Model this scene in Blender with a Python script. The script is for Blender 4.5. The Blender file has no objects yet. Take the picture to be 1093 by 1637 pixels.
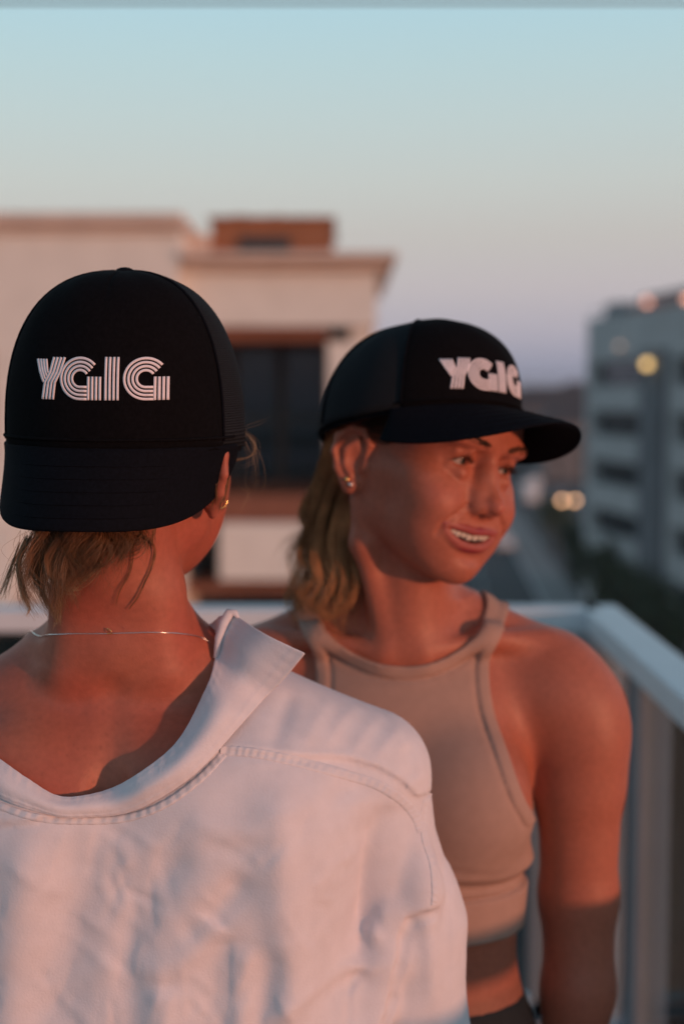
import bpy, math, random
import numpy as np
from mathutils import Vector, Matrix

random.seed(7)
RNG = np.random.default_rng(7)
sc = bpy.context.scene
COL = sc.collection
R = math.radians

# ------------------------------------------------------------------ camera, sky, sun, exposure
CAM_Z, PITCH, F = 1.60, R(4.73), 2274.0
cam_d = bpy.data.cameras.new('camera')
cam_d.sensor_fit = 'VERTICAL'; cam_d.sensor_height = 36.0; cam_d.lens = 50.0
cam_d.clip_start = 0.05; cam_d.clip_end = 6000
cam_d.dof.use_dof = True; cam_d.dof.focus_distance = 1.11
cam_d.dof.aperture_fstop = 3.0; cam_d.dof.aperture_blades = 9
cam = bpy.data.objects.new('camera', cam_d); COL.objects.link(cam)
cam.location = (0, 0, CAM_Z); cam.rotation_euler = (R(90) - PITCH, 0, 0)
sc.camera = cam

SUN_EL, SUN_AZ = 3.2, 50.0          # height above the horizon; degrees to the right of straight behind the camera
world = bpy.data.worlds.new('World'); sc.world = world; world.use_nodes = True
nt = world.node_tree; nt.nodes.clear()
wo = nt.nodes.new('ShaderNodeOutputWorld'); bg = nt.nodes.new('ShaderNodeBackground')
tc = nt.nodes.new('ShaderNodeTexCoord'); sx = nt.nodes.new('ShaderNodeSeparateXYZ')
asn = nt.nodes.new('ShaderNodeMath'); asn.operation = 'ARCSINE'
nrm = nt.nodes.new('ShaderNodeMath'); nrm.operation = 'DIVIDE'; nrm.inputs[1].default_value = R(90); nrm.use_clamp = True
ramp = nt.nodes.new('ShaderNodeValToRGB')
def lin(c):
    return tuple(((v/255)/12.92 if v/255 < .04045 else ((v/255+.055)/1.055)**2.4) for v in c)
stops = [(0.0, (124, 138, 166)), (1.0, (151, 158, 184)), (2.4, (173, 170, 188)), (4.2, (187, 179, 187)), (6.2, (190, 185, 184)),
         (8.3, (192, 196, 194)), (10.6, (187, 202, 203)), (12.8, (180, 205, 210)), (15.0, (172, 206, 217)), (22, (156, 194, 210)),
         (36, (112, 140, 160)), (60, (76, 98, 122)), (90, (58, 76, 102))]
el = ramp.color_ramp.elements
while len(el) < len(stops): el.new(0.5)
for e, (d, c) in zip(el, stops):
    e.position = d/90; e.color = (*lin(c), 1)
sky = nt.nodes.new('ShaderNodeTexSky'); sky.sky_type = 'NISHITA'; sky.sun_disc = False
sky.sun_elevation = R(SUN_EL); sky.sun_rotation = R(180 - SUN_AZ)
sks = nt.nodes.new('ShaderNodeMix'); sks.data_type = 'RGBA'; sks.blend_type = 'MULTIPLY'; sks.inputs[0].default_value = 1
sks.inputs[7].default_value = (.03, .03, .03, 1)
add = nt.nodes.new('ShaderNodeMix'); add.data_type = 'RGBA'; add.blend_type = 'ADD'; add.inputs[0].default_value = 1
L = nt.links
L.new(tc.outputs['Generated'], sx.inputs[0]); L.new(sx.outputs['Z'], asn.inputs[0]); L.new(asn.outputs[0], nrm.inputs[0])
L.new(nrm.outputs[0], ramp.inputs[0]); L.new(sky.outputs[0], sks.inputs[6])
L.new(ramp.outputs[0], add.inputs[6]); L.new(sks.outputs[2], add.inputs[7])
L.new(add.outputs[2], bg.inputs[0]); bg.inputs[1].default_value = 1.0
L.new(bg.outputs[0], wo.inputs[0])

sun_d = bpy.data.lights.new('sun', 'SUN'); sun_d.energy = 2.6; sun_d.angle = R(2.0); sun_d.color = (1.0, 0.41, 0.235)
sun = bpy.data.objects.new('sun', sun_d); COL.objects.link(sun)
_sd = Vector((-math.sin(R(SUN_AZ))*math.cos(R(SUN_EL)), math.cos(R(SUN_AZ))*math.cos(R(SUN_EL)), -math.sin(R(SUN_EL))))
sun.rotation_euler = _sd.to_track_quat('-Z', 'Y').to_euler()

sc.view_settings.view_transform = 'Standard'; sc.view_settings.look = 'None'
sc.view_settings.exposure = 0.0; sc.view_settings.gamma = 1.0; sc.view_settings.use_curve_mapping = False
sc.render.engine = 'CYCLES'

def W(px, py, Y):
    """the world point at distance Y seen at pixel (px, py) of the 1093 x 1637 photograph: used only to measure the place"""
    c, s = math.cos(PITCH), math.sin(PITCH)
    a, b = (px-546.5)/F, (818.5-py)/F
    ry = c + b*s; t = Y/ry
    return np.array((a*t, Y, CAM_Z + (b*c - s)*t))

# ------------------------------------------------------------------ materials
def mat(name, col, rough=0.6, metal=0.0, var=0.0, vscale=20, bump=0.0, bscale=200, bdist=0.001, sss=0.0, sssr=(1, .35, .2), sscale=.008,
        spec=0.5, attr=None, sheen=0.0, trans=0.0, coord='Object', detail=4):
    m = bpy.data.materials.new(name); m.use_nodes = True
    n = m.node_tree.nodes; l = m.node_tree.links; p = n['Principled BSDF']
    p.inputs['Base Color'].default_value = (*col, 1); p.inputs['Roughness'].default_value = rough
    p.inputs['Metallic'].default_value = metal; p.inputs['Specular IOR Level'].default_value = spec
    if sheen: p.inputs['Sheen Weight'].default_value = sheen; p.inputs['Sheen Roughness'].default_value = .5
    if sss:
        p.inputs['Subsurface Weight'].default_value = sss; p.inputs['Subsurface Radius'].default_value = sssr
        p.inputs['Subsurface Scale'].default_value = sscale
    t = n.new('ShaderNodeTexCoord'); out = None
    if var or attr:
        if attr:
            a = n.new('ShaderNodeAttribute'); a.attribute_name = attr; src = a.outputs['Color']
        else:
            c = n.new('ShaderNodeRGB'); c.outputs[0].default_value = (*col, 1); src = c.outputs[0]
        nz = n.new('ShaderNodeTexNoise'); nz.inputs['Scale'].default_value = vscale; nz.inputs['Detail'].default_value = detail
        l.new(t.outputs[coord], nz.inputs['Vector'])
        mr = n.new('ShaderNodeMapRange'); mr.inputs[1].default_value = .3; mr.inputs[2].default_value = .7
        mr.inputs[3].default_value = 1-var; mr.inputs[4].default_value = 1+var
        l.new(nz.outputs[0], mr.inputs[0])
        mx = n.new('ShaderNodeMix'); mx.data_type = 'RGBA'; mx.blend_type = 'MULTIPLY'; mx.inputs[0].default_value = 1
        l.new(src, mx.inputs[6]); l.new(mr.outputs[0], mx.inputs[7]); out = mx.outputs[2]
        l.new(out, p.inputs['Base Color'])
    if bump:
        nb = n.new('ShaderNodeTexNoise'); nb.inputs['Scale'].default_value = bscale; nb.inputs['Detail'].default_value = 6
        l.new(t.outputs[coord], nb.inputs['Vector'])
        bp = n.new('ShaderNodeBump'); bp.inputs['Strength'].default_value = bump; bp.inputs['Distance'].default_value = bdist
        l.new(nb.outputs[0], bp.inputs['Height']); l.new(bp.outputs[0], p.inputs['Normal'])
    if trans: p.inputs['Transmission Weight'].default_value = trans
    return m

def emit(name, col, st):
    m = bpy.data.materials.new(name); m.use_nodes = True
    p = m.node_tree.nodes['Principled BSDF']
    p.inputs['Base Color'].default_value = (.8, .8, .8, 1)
    p.inputs['Emission Color'].default_value = (*col, 1); p.inputs['Emission Strength'].default_value = st
    return m

def glass_mat(name, tint=(.86, .9, .9), refl=.5):
    m = bpy.data.materials.new(name); m.use_nodes = True
    n = m.node_tree.nodes; l = m.node_tree.links; n.clear()
    o = n.new('ShaderNodeOutputMaterial'); a = n.new('ShaderNodeBsdfTransparent'); a.inputs[0].default_value = (*tint, 1)
    g = n.new('ShaderNodeBsdfGlossy'); g.inputs['Roughness'].default_value = .02; g.inputs[0].default_value = (.9, .95, 1, 1)
    f = n.new('ShaderNodeFresnel'); f.inputs[0].default_value = 1.09; mx = n.new('ShaderNodeMixShader')
    l.new(f.outputs[0], mx.inputs[0]); l.new(a.outputs[0], mx.inputs[1]); l.new(g.outputs[0], mx.inputs[2]); l.new(mx.outputs[0], o.inputs[0])
    return m

# ------------------------------------------------------------------ object helpers
def link(o, parent=None):
    COL.objects.link(o)
    if parent is not None: o.parent = parent
    return o

def tag(o, label=None, cat=None, group=None, kind=None):
    if label: o['label'] = label
    if cat: o['category'] = cat
    if group: o['group'] = group
    if kind: o['kind'] = kind
    return o

def thing(name, label, cat, loc=(0, 0, 0), rot=(0, 0, 0), group=None):
    o = bpy.data.objects.new(name, None); o.empty_display_size = .1
    o.location = loc; o.rotation_euler = rot
    link(o); return tag(o, label, cat, group)

def np_mesh(name, V, Q, smooth=True):
    """mesh from vertex array and an (n, 4) or (n, 3) face array"""
    me = bpy.data.meshes.new(name)
    V = np.asarray(V, np.float32); Q = np.asarray(Q, np.int32)
    k = Q.shape[1]
    me.vertices.add(len(V)); me.vertices.foreach_set('co', V.ravel())
    me.loops.add(Q.size); me.loops.foreach_set('vertex_index', Q.ravel())
    me.polygons.add(len(Q)); me.polygons.foreach_set('loop_start', np.arange(0, Q.size, k, dtype=np.int32))
    me.polygons.foreach_set('use_smooth', np.full(len(Q), smooth, bool))
    me.update(calc_edges=True); me.validate()
    return me

class MB:
    """collects simple solids and links them as one mesh object"""
    def __init__(self): self.v = []; self.f = []
    def add(self, v, f):
        n = len(self.v); self.v += [tuple(p) for p in v]; self.f += [tuple(i+n for i in q) for q in f]; return self
    def box(self, lo, hi):
        x0, y0, z0 = lo; x1, y1, z1 = hi
        return self.add([(x0,y0,z0),(x1,y0,z0),(x1,y1,z0),(x0,y1,z0),(x0,y0,z1),(x1,y0,z1),(x1,y1,z1),(x0,y1,z1)],
                        [(0,3,2,1),(4,5,6,7),(0,1,5,4),(1,2,6,5),(2,3,7,6),(3,0,4,7)])
    def tube(self, pts, r, seg=8, caps=True):
        pts = [Vector(p) for p in pts]; n = len(pts); rr = r if hasattr(r, '__len__') else [r]*n
        v = []; f = []; prev = None
        for i, p in enumerate(pts):
            t = (pts[min(i+1, n-1)]-pts[max(i-1, 0)]).normalized()
            if prev is None:
                u = t.orthogonal().normalized()
            else:
                u = (prev - t*prev.dot(t)).normalized()
            prev = u; w = t.cross(u)
            for k in range(seg):
                a = 2*math.pi*k/seg
                v.append(p + (u*math.cos(a)+w*math.sin(a))*rr[i])
        for i in range(n-1):
            for k in range(seg):
                a, b = i*seg+k, i*seg+(k+1) % seg
                f.append((a, b, b+seg, a+seg))
        if caps:
            f.append(tuple(range(seg))[::-1]); f.append(tuple(range((n-1)*seg, n*seg)))
        return self.add(v, f)
    def ball(self, c, r, seg=12, rings=8, sq=(1, 1, 1)):
        v = []; f = []
        for i in range(rings+1):
            th = math.pi*i/rings
            for k in range(seg):
                a = 2*math.pi*k/seg
                v.append((c[0]+r*sq[0]*math.sin(th)*math.cos(a), c[1]+r*sq[1]*math.sin(th)*math.sin(a), c[2]+r*sq[2]*math.cos(th)))
        for i in range(rings):
            for k in range(seg):
                a, b = i*seg+k, i*seg+(k+1) % seg
                f.append((a, a+seg, b+seg, b))
        return self.add(v, f)
    def build(self, name, m, parent=None, smooth=False, bevel=0, label=None):
        me = bpy.data.meshes.new(name); me.from_pydata(self.v, [], self.f); me.update()
        if smooth:
            me.polygons.foreach_set('use_smooth', [True]*len(me.polygons))
        me.materials.append(m)
        o = bpy.data.objects.new(name, me); link(o, parent)
        if bevel:
            b = o.modifiers.new('bevel', 'BEVEL'); b.width = bevel; b.segments = 2; b.limit_method = 'ANGLE'
        if label: o['label'] = label
        return o

def grid_obj(name, G, m, parent=None, thick=0, sub=0, closed_u=False, offset=0, smooth=True):
    """object from an (nu, nv, 3) grid of points"""
    G = np.asarray(G, np.float32); nu, nv = G.shape[:2]
    i = np.arange(nu*nv).reshape(nu, nv)
    if closed_u: i = np.vstack([i, i[:1]])
    Q = np.stack([i[:-1, :-1], i[1:, :-1], i[1:, 1:], i[:-1, 1:]], -1).reshape(-1, 4)
    me = np_mesh(name, G.reshape(-1, 3), Q, smooth); me.materials.append(m)
    o = bpy.data.objects.new(name, me); link(o, parent)
    if thick:
        s = o.modifiers.new('solid', 'SOLIDIFY'); s.thickness = thick; s.offset = offset
    if sub:
        s = o.modifiers.new('sub', 'SUBSURF'); s.levels = sub; s.render_levels = sub
    return o

def catmull(P, n):
    """n points on a Catmull-Rom curve through P (k, d)"""
    P = np.asarray(P, float); k = len(P)
    t = np.linspace(0, k-1, n); i = np.clip(t.astype(int), 0, k-2); u = (t-i)[:, None]
    E = np.vstack([2*P[0]-P[1], P, 2*P[-1]-P[-2]])
    a, b, c, d = E[i], E[i+1], E[i+2], E[i+3]
    return .5*((2*b)+(-a+c)*u+(2*a-5*b+4*c-d)*u**2+(-a+3*b-3*c+d)*u**3)

def strands(name, paths, r, m, parent=None, n=14, seg=3, taper=.25):
    """many hairs (each a list of control points) as one mesh of thin tubes"""
    VV = []; QQ = []; base = 0
    ang = np.arange(seg)*2*math.pi/seg
    for P in paths:
        C = catmull(P, n)
        T = np.gradient(C, axis=0); T /= np.linalg.norm(T, axis=1)[:, None]+1e-9
        ref = np.array((.31, .77, .55)) if abs(T[0] @ (.31, .77, .55)) < .9 else np.array((1., 0, 0))
        U = np.cross(T, ref); U /= np.linalg.norm(U, axis=1)[:, None]+1e-9
        Wv = np.cross(T, U)
        rad = r*(1-(1-taper)*np.linspace(0, 1, n)**2)*(0.7+.6*RNG.random())
        ring = C[:, None]+(U[:, None]*np.cos(ang)[None, :, None]+Wv[:, None]*np.sin(ang)[None, :, None])*rad[:, None, None]
        VV.append(ring.reshape(-1, 3))
        i = np.arange(n*seg).reshape(n, seg)+base; j = np.roll(i, -1, 1)
        QQ.append(np.stack([i[:-1], j[:-1], j[1:], i[1:]], -1).reshape(-1, 4)); base += n*seg
    me = np_mesh(name, np.concatenate(VV), np.concatenate(QQ)); me.materials.append(m)
    o = bpy.data.objects.new(name, me); link(o, parent); return o

# ------------------------------------------------------------------ sculpting field: smooth unions of solids, then one surface
class Frame:
    def __init__(self, c=(0, 0, 0), rot=(0, 0, 0)):
        self.c = np.array(c, float); self.M = np.array(Matrix.Identity(3) if not any(rot) else
            (Matrix.Rotation(R(rot[2]), 3, 'Z') @ Matrix.Rotation(R(rot[0]), 3, 'X') @ Matrix.Rotation(R(rot[1]), 3, 'Y')))
    def w(self, p): return self.c + self.M @ np.asarray(p, float)
    def l(self, P): return (np.asarray(P)-self.c) @ self.M
ID = Frame()

def axis(*segs):
    """non-uniform axis: (start, end, step) pieces"""
    out = []
    for a, b, s in segs:
        n = max(1, int(round((b-a)/s))); out.append(np.linspace(a, b, n, endpoint=False))
    out.append(np.array([segs[-1][1]])); return np.concatenate(out)

class Vol:
    def __init__(self, xs, ys, zs):
        self.x, self.y, self.z = [np.asarray(a, np.float32) for a in (xs, ys, zs)]
        self.D = np.full((len(xs), len(ys), len(zs)), .5, np.float32)
    def reg(self, lo, hi):
        s = tuple(slice(max(0, int(np.searchsorted(a, l))-1), int(np.searchsorted(a, h))+1) for a, l, h in zip((self.x, self.y, self.z), lo, hi))
        return s, self.x[s[0]][:, None, None], self.y[s[1]][None, :, None], self.z[s[2]][None, None, :]
    def comb(self, fn, lo, hi, k, op):
        m = k*2.5+.008
        s, X, Y, Z = self.reg(np.asarray(lo)-m, np.asarray(hi)+m)
        a = self.D[s]
        if a.size == 0: return self
        d = fn(X, Y, Z).astype(np.float32)
        if op == 'sub': a, d = -a, d
        k = max(k, 1e-5)
        h = np.clip(.5+.5*(a-d)/k, 0, 1); r = a*(1-h)+d*h-k*h*(1-h)
        self.D[s] = -r if op == 'sub' else r
        return self
    def ell(self, fr, c, r, k=.01, rot=(0, 0, 0), op='add'):
        f2 = Frame(fr.w(c), (0, 0, 0)); f2.M = fr.M @ Frame((0, 0, 0), rot).M
        r = np.asarray(r, float); e = np.sqrt((f2.M**2) @ (r**2)); C = f2.c; M = f2.M
        def fn(X, Y, Z):
            x, y, z = X-C[0], Y-C[1], Z-C[2]
            k0 = 0; k1 = 0
            for i in range(3):
                q = x*M[0, i]+y*M[1, i]+z*M[2, i]
                k0 = k0+(q/r[i])**2; k1 = k1+(q/r[i]**2)**2
            k0 = np.sqrt(k0); k1 = np.sqrt(k1)+1e-9
            return k0*(k0-1)/k1
        return self.comb(fn, C-e, C+e, k, op)
    def cone(self, fr, a, b, ra, rb, k=.01, op='add'):
        A, B = fr.w(a), fr.w(b); d = B-A; L2 = d @ d + 1e-12; m = max(ra, rb)
        def fn(X, Y, Z):
            x, y, z = X-A[0], Y-A[1], Z-A[2]
            t = np.clip((x*d[0]+y*d[1]+z*d[2])/L2, 0, 1)
            return np.sqrt((x-t*d[0])**2+(y-t*d[1])**2+(z-t*d[2])**2)-(ra+(rb-ra)*t)
        return self.comb(fn, np.minimum(A, B)-m, np.maximum(A, B)+m, k, op)
    def chain(self, fr, pts, rs, k=.01, op='add'):
        for i in range(len(pts)-1):
            self.cone(fr, pts[i], pts[i+1], rs[i], rs[i+1], k, op)
        return self
    def loft(self, levels, n=2.3, k=.02, op='add'):
        """vertical loft; levels rows are (z, cx, cy, rx, ry)"""
        Lv = np.asarray(levels, float); Lv = Lv[np.argsort(Lv[:, 0])]
        zf = np.linspace(Lv[0, 0], Lv[-1, 0], 120)
        cv = np.stack([smooth_interp(zf, Lv[:, 0], Lv[:, i]) for i in range(1, 5)], 1)
        z0, z1 = Lv[0, 0], Lv[-1, 0]
        def fn(X, Y, Z):
            zz = Z[0, 0]
            p = [np.interp(zz, zf, cv[:, i])[None, None, :] for i in range(4)]
            q = ((np.abs(X-p[0])/p[2])**n+(np.abs(Y-p[1])/p[3])**n)**(1/n)
            d = (q-1)*np.minimum(p[2], p[3])
            e = np.maximum(z0-Z, Z-z1)
            return np.maximum(d, e)
        lo = ((Lv[:, 1]-Lv[:, 3]).min(), (Lv[:, 2]-Lv[:, 4]).min(), z0); hi = ((Lv[:, 1]+Lv[:, 3]).max(), (Lv[:, 2]+Lv[:, 4]).max(), z1)
        return self.comb(fn, lo, hi, k, op)
    def sample(self, P):
        P = np.asarray(P, float); idx = []; fr = []
        for i, a in enumerate((self.x, self.y, self.z)):
            j = np.clip(np.searchsorted(a, P[:, i])-1, 0, len(a)-2); idx.append(j); fr.append(np.clip((P[:, i]-a[j])/(a[j+1]-a[j]), 0, 1))
        r = 0
        for c in range(8):
            o = (c & 1, c >> 1 & 1, c >> 2 & 1); w = 1
            for i in range(3): w = w*(fr[i] if o[i] else 1-fr[i])
            r = r+w*self.D[idx[0]+o[0], idx[1]+o[1], idx[2]+o[2]]
        return r
    def grad(self, P, e=.002):
        g = np.stack([self.sample(P+np.eye(3)[i]*e)-self.sample(P-np.eye(3)[i]*e) for i in range(3)], 1)
        return g/(np.linalg.norm(g, axis=1)[:, None]+1e-9)
    def project(self, P, off=0.0, it=6):
        P = np.array(P, float)
        for _ in range(it):
            P = P-self.grad(P)*(self.sample(P)-off)[:, None]*.9
        return P
    def hit(self, O, dirv, off=0.0, n=60, tmax=.3):
        """march rays from O along dirv to the surface"""
        P = np.array(O, float); d = np.asarray(dirv, float)
        for _ in range(n):
            P = P+d*np.clip((self.sample(P)-off)*.7, -.02, .02)[:, None]
        return P
    def surface(self, smooth=1):
        D = self.D; s = D < 0
        c = [s[i:s.shape[0]-1+i, j:s.shape[1]-1+j, k:s.shape[2]-1+k] for i in (0, 1) for j in (0, 1) for k in (0, 1)]
        anyv = c[0].copy(); allv = c[0].copy()
        for a in c[1:]: anyv |= a; allv &= a
        act = anyv & ~allv
        I = np.argwhere(act); num = np.full(act.shape, -1, np.int32); num[act] = np.arange(len(I))
        offs = [(i, j, k) for i in (0, 1) for j in (0, 1) for k in (0, 1)]
        vals = [D[I[:, 0]+o[0], I[:, 1]+o[1], I[:, 2]+o[2]] for o in offs]
        acc = np.zeros((len(I), 3)); cnt = np.zeros(len(I))
        for a in range(8):
            for b in range(a+1, 8):
                df = [offs[b][q]-offs[a][q] for q in range(3)]
                if sum(map(abs, df)) != 1: continue
                cr = (vals[a] < 0) != (vals[b] < 0)
                t = np.where(cr, vals[a]/(vals[a]-vals[b]+1e-20), 0)
                p = np.array(offs[a], float)[None]+np.array(df, float)[None]*t[:, None]
                acc += p*cr[:, None]; cnt += cr
        fr = acc/cnt[:, None]
        V = np.stack([a[I[:, q]]+(a[I[:, q]+1]-a[I[:, q]])*fr[:, q] for q, a in enumerate((self.x, self.y, self.z))], 1)
        Qs = []
        for ax in range(3):
            b, cx = [(1, 2), (2, 0), (0, 1)][ax]
            lo = [slice(None)]*3; hi = [slice(None)]*3
            lo[ax] = slice(0, -1); hi[ax] = slice(1, None)
            for q in (b, cx):
                lo[q] = slice(1, -1); hi[q] = slice(1, -1)
            e = np.argwhere(s[tuple(lo)] != s[tuple(hi)])
            if not len(e): continue
            e[:, b] += 1; e[:, cx] += 1
            ins = s[e[:, 0], e[:, 1], e[:, 2]]
            def cell(db, dc):
                q = e.copy(); q[:, b] += db; q[:, cx] += dc
                return num[q[:, 0], q[:, 1], q[:, 2]]
            q = np.stack([cell(-1, -1), cell(0, -1), cell(0, 0), cell(-1, 0)], 1)
            q[~ins] = q[~ins][:, ::-1]; Qs.append(q)
        Q = np.concatenate(Qs)
        for _ in range(smooth):
            for lam in (.5, -.45):
                A = np.zeros_like(V); n = np.zeros(len(V))
                for k in range(4):
                    i, j = Q[:, k], Q[:, (k+1) % 4]
                    for d in range(3):
                        A[:, d] += np.bincount(i, V[j, d], len(V))
                    n += np.bincount(i, minlength=len(V))
                n = np.maximum(n, 1)
                V = V+lam*(A/n[:, None]-V)
        return V, Q

def smooth_interp(x, xp, fp):
    """monotone-ish cubic through the points"""
    xp = np.asarray(xp, float); fp = np.asarray(fp, float)
    m = np.gradient(fp, xp); i = np.clip(np.searchsorted(xp, x)-1, 0, len(xp)-2)
    h = xp[i+1]-xp[i]; t = (x-xp[i])/h
    return (2*t**3-3*t**2+1)*fp[i]+(t**3-2*t**2+t)*h*m[i]+(-2*t**3+3*t**2)*fp[i+1]+(t**3-t**2)*h*m[i+1]

def vol_obj(name, vol, m, parent=None, smooth=1, color=None):
    V, Q = vol.surface(smooth)
    me = np_mesh(name, V, Q); me.materials.append(m)
    if color is not None:
        at = me.color_attributes.new('tint', 'FLOAT_COLOR', 'POINT')
        c = np.ones((len(V), 4), np.float32); c[:, :3] = color(V); at.data.foreach_set('color', c.ravel())
    o = bpy.data.objects.new(name, me); link(o, parent); return o

def seg_dist(P, poly):
    """distance from points (n, d) to a polyline, and the share of the way along it"""
    P = np.asarray(P, float); poly = np.asarray(poly, float); best = np.full(len(P), 9.); par = np.zeros(len(P)); n = len(poly)-1
    for i in range(n):
        a, b = poly[i], poly[i+1]; d = b-a
        t = np.clip(((P-a) @ d)/(d @ d+1e-12), 0, 1); r = np.linalg.norm(P-a-t[:, None]*d, axis=1)
        u = r < best; best[u] = r[u]; par[u] = (i+t[u])/n
    return best, par
#==ENV==
# ------------------------------------------------------------------ materials of the place
M_GROUND = mat('city_ground', (.050, .048, .046), rough=.95, var=.5, vscale=.06)
M_ASPHALT = mat('asphalt', (.045, .046, .05), rough=.9, var=.25, vscale=1.2, bump=.3, bscale=60, bdist=.004)
M_PAVE = mat('pavement', (.22, .215, .21), rough=.9, var=.2, vscale=1.5)
M_LINE = mat('road_paint', (.7, .7, .68), rough=.7, var=.15, vscale=3)
M_CREAM = mat('cream_stucco', (.69, .70, .67), rough=.9, var=.05, vscale=2.0, bump=.4, bscale=60, bdist=.003)
M_CORNICE = mat('cornice_render', (.58, .49, .43), rough=.9, var=.08, vscale=2)
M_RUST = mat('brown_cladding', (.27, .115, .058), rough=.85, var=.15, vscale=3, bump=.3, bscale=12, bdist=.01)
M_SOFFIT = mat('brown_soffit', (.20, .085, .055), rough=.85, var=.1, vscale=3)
M_FRAME = mat('dark_frame', (.03, .032, .035), rough=.5)
M_WIN = mat('window_glass', (.012, .022, .028), rough=.06, spec=.45)
M_CONC = mat('grey_concrete', (.48, .47, .47), rough=.9, var=.12, vscale=.5, bump=.3, bscale=4, bdist=.02)
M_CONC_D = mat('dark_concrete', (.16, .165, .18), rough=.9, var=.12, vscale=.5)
M_DARKIN = mat('deck_interior', (.012, .013, .015), rough=.9)
M_RED = mat('red_roof_tank', (.30, .12, .09), rough=.8, var=.15, vscale=2)
M_RAIL = mat('painted_rail', (.60, .65, .70), rough=.38, var=.04, vscale=8, spec=.5)
M_POST = mat('grey_post', (.20, .21, .235), rough=.45, var=.04, vscale=8)
M_TILE = mat('deck_tile', (.19, .18, .175), rough=.7, var=.18, vscale=5, bump=.2, bscale=90)
M_GROUT = mat('grout', (.08, .078, .075), rough=.95)
M_LEAF = mat('foliage', (.040, .062, .028), rough=.75, var=.5, vscale=1.1)
M_BARK = mat('bark', (.07, .05, .035), rough=.95, var=.3, vscale=6)
M_GLASS = glass_mat('balustrade_glass', (.80, .86, .86))
M_CARW = mat('white_paint', (.62, .65, .68), rough=.3, spec=.5)
M_CARG = mat('grey_paint', (.16, .18, .21), rough=.3, spec=.5)
M_TYRE = mat('rubber', (.02, .02, .02), rough=.9)
M_HUB = mat('wheel_metal', (.45, .46, .48), rough=.35, metal=.8)
M_POLE = mat('lamp_pole', (.10, .105, .11), rough=.5, metal=.4)
M_LAMP = emit('street_lamp_glow', (1.0, .52, .26), 5.5)
M_LAMP_Y = emit('wall_lamp_glow', (1.0, .60, .18), 2.6)
M_LAMP_P = emit('roof_lamp_glow', (1.0, .40, .24), 2.6)

def struct(o): o['kind'] = 'structure'; return o
GZ = -15.0
# ------------------------------------------------------------------ ground, street and far hills
mb = MB(); mb.add([(-3200, -290, GZ), (3200, -290, GZ), (3200, 5000, GZ), (-3200, 5000, GZ)], [(0, 1, 2, 3)]); struct(mb.build('ground', M_GROUND))
def strip(name, a, b, w, z, m, h=0):
    a, b = np.array(a, float), np.array(b, float); d = (b-a)/np.linalg.norm(b-a); n = np.array((-d[1], d[0]))*w/2
    q = [a-n, b-n, b+n, a+n]
    mb = MB()
    if h:
        mb.add([(p[0], p[1], z) for p in q]+[(p[0], p[1], z+h) for p in q], [(4, 5, 6, 7), (0, 1, 5, 4), (1, 2, 6, 5), (2, 3, 7, 6), (3, 0, 4, 7)])
    else:
        mb.add([(p[0], p[1], z) for p in q], [(0, 1, 2, 3)])
    return mb.build(name, m)
RA, RB = (4.6, 5), (31.2, 420)          # the street runs away beside the grey building
def street_pt(t, off):
    a, b = np.array(RA), np.array(RB); d = (b-a)/np.linalg.norm(b-a); n = np.array((d[1], -d[0])); return a+d*t+n*off
def street_strip(name, t0, t1, off, w, z, m, h=0): return strip(name, street_pt(t0, off), street_pt(t1, off), w, z, m, h)
struct(street_strip('road', 0, 415, 0, 9.0, GZ+.004, M_ASPHALT))
for off in (-6.3, 6.0):
    struct(street_strip('pavement', 0, 415, off, 3.2, GZ, M_PAVE, .14))
for off in (-4.72, 4.42):
    struct(street_strip('kerb', 0, 415, off, .2, GZ, M_CONC, .15))
for t in range(10, 300, 9):
    struct(street_strip('lane_marking', t, t+4, 0, .16, GZ+.009, M_LINE))
struct(street_strip('car_park', 120, 330, 17.5, 19, GZ+.006, M_ASPHALT))
for t in range(180, 270, 3):
    struct(street_strip('bay_marking', t, t+.12, 13, 5, GZ+.011, M_LINE))
hx = np.linspace(-1500, 1800, 140); hv = []; hf = []
for r, (y, k) in enumerate(((2300, 0), (2420, 1.0), (2600, .75), (2900, 0))):
    for i, x in enumerate(hx):
        hh = 18+9*math.sin(x*.0041+1)+6*math.sin(x*.013)+3*math.sin(x*.037+2)
        hv.append((x, y, GZ+hh*k))
n = len(hx)
for r in range(3):
    for i in range(n-1): hf.append((r*n+i, r*n+i+1, (r+1)*n+i+1, (r+1)*n+i))
struct(MB().add(hv, hf).build('hills', mat('hillside', (.05, .065, .07), rough=1, var=.2, vscale=.004), smooth=True))

# ------------------------------------------------------------------ the balcony: deck, railing
mb = MB(); mb.box((-4.2, -3.0, -.30), (.80, 3.55, -.012)); struct(mb.build('balcony_floor', M_GROUT))
tile_me = None
deck = bpy.data.objects['balcony_floor']
for i in range(8):
    for j in range(10):
        x0, y0 = -4.17+i*.615, -2.95+j*.645
        if tile_me is None:
            t = MB().box((.004, .004, -.012), (.611, .641, 0)).build('tile', M_TILE, deck, bevel=.003); tile_me = t
        else:
            t = tile_me.copy(); COL.objects.link(t); t.parent = deck
        t.location = (x0, y0, 0)

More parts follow.
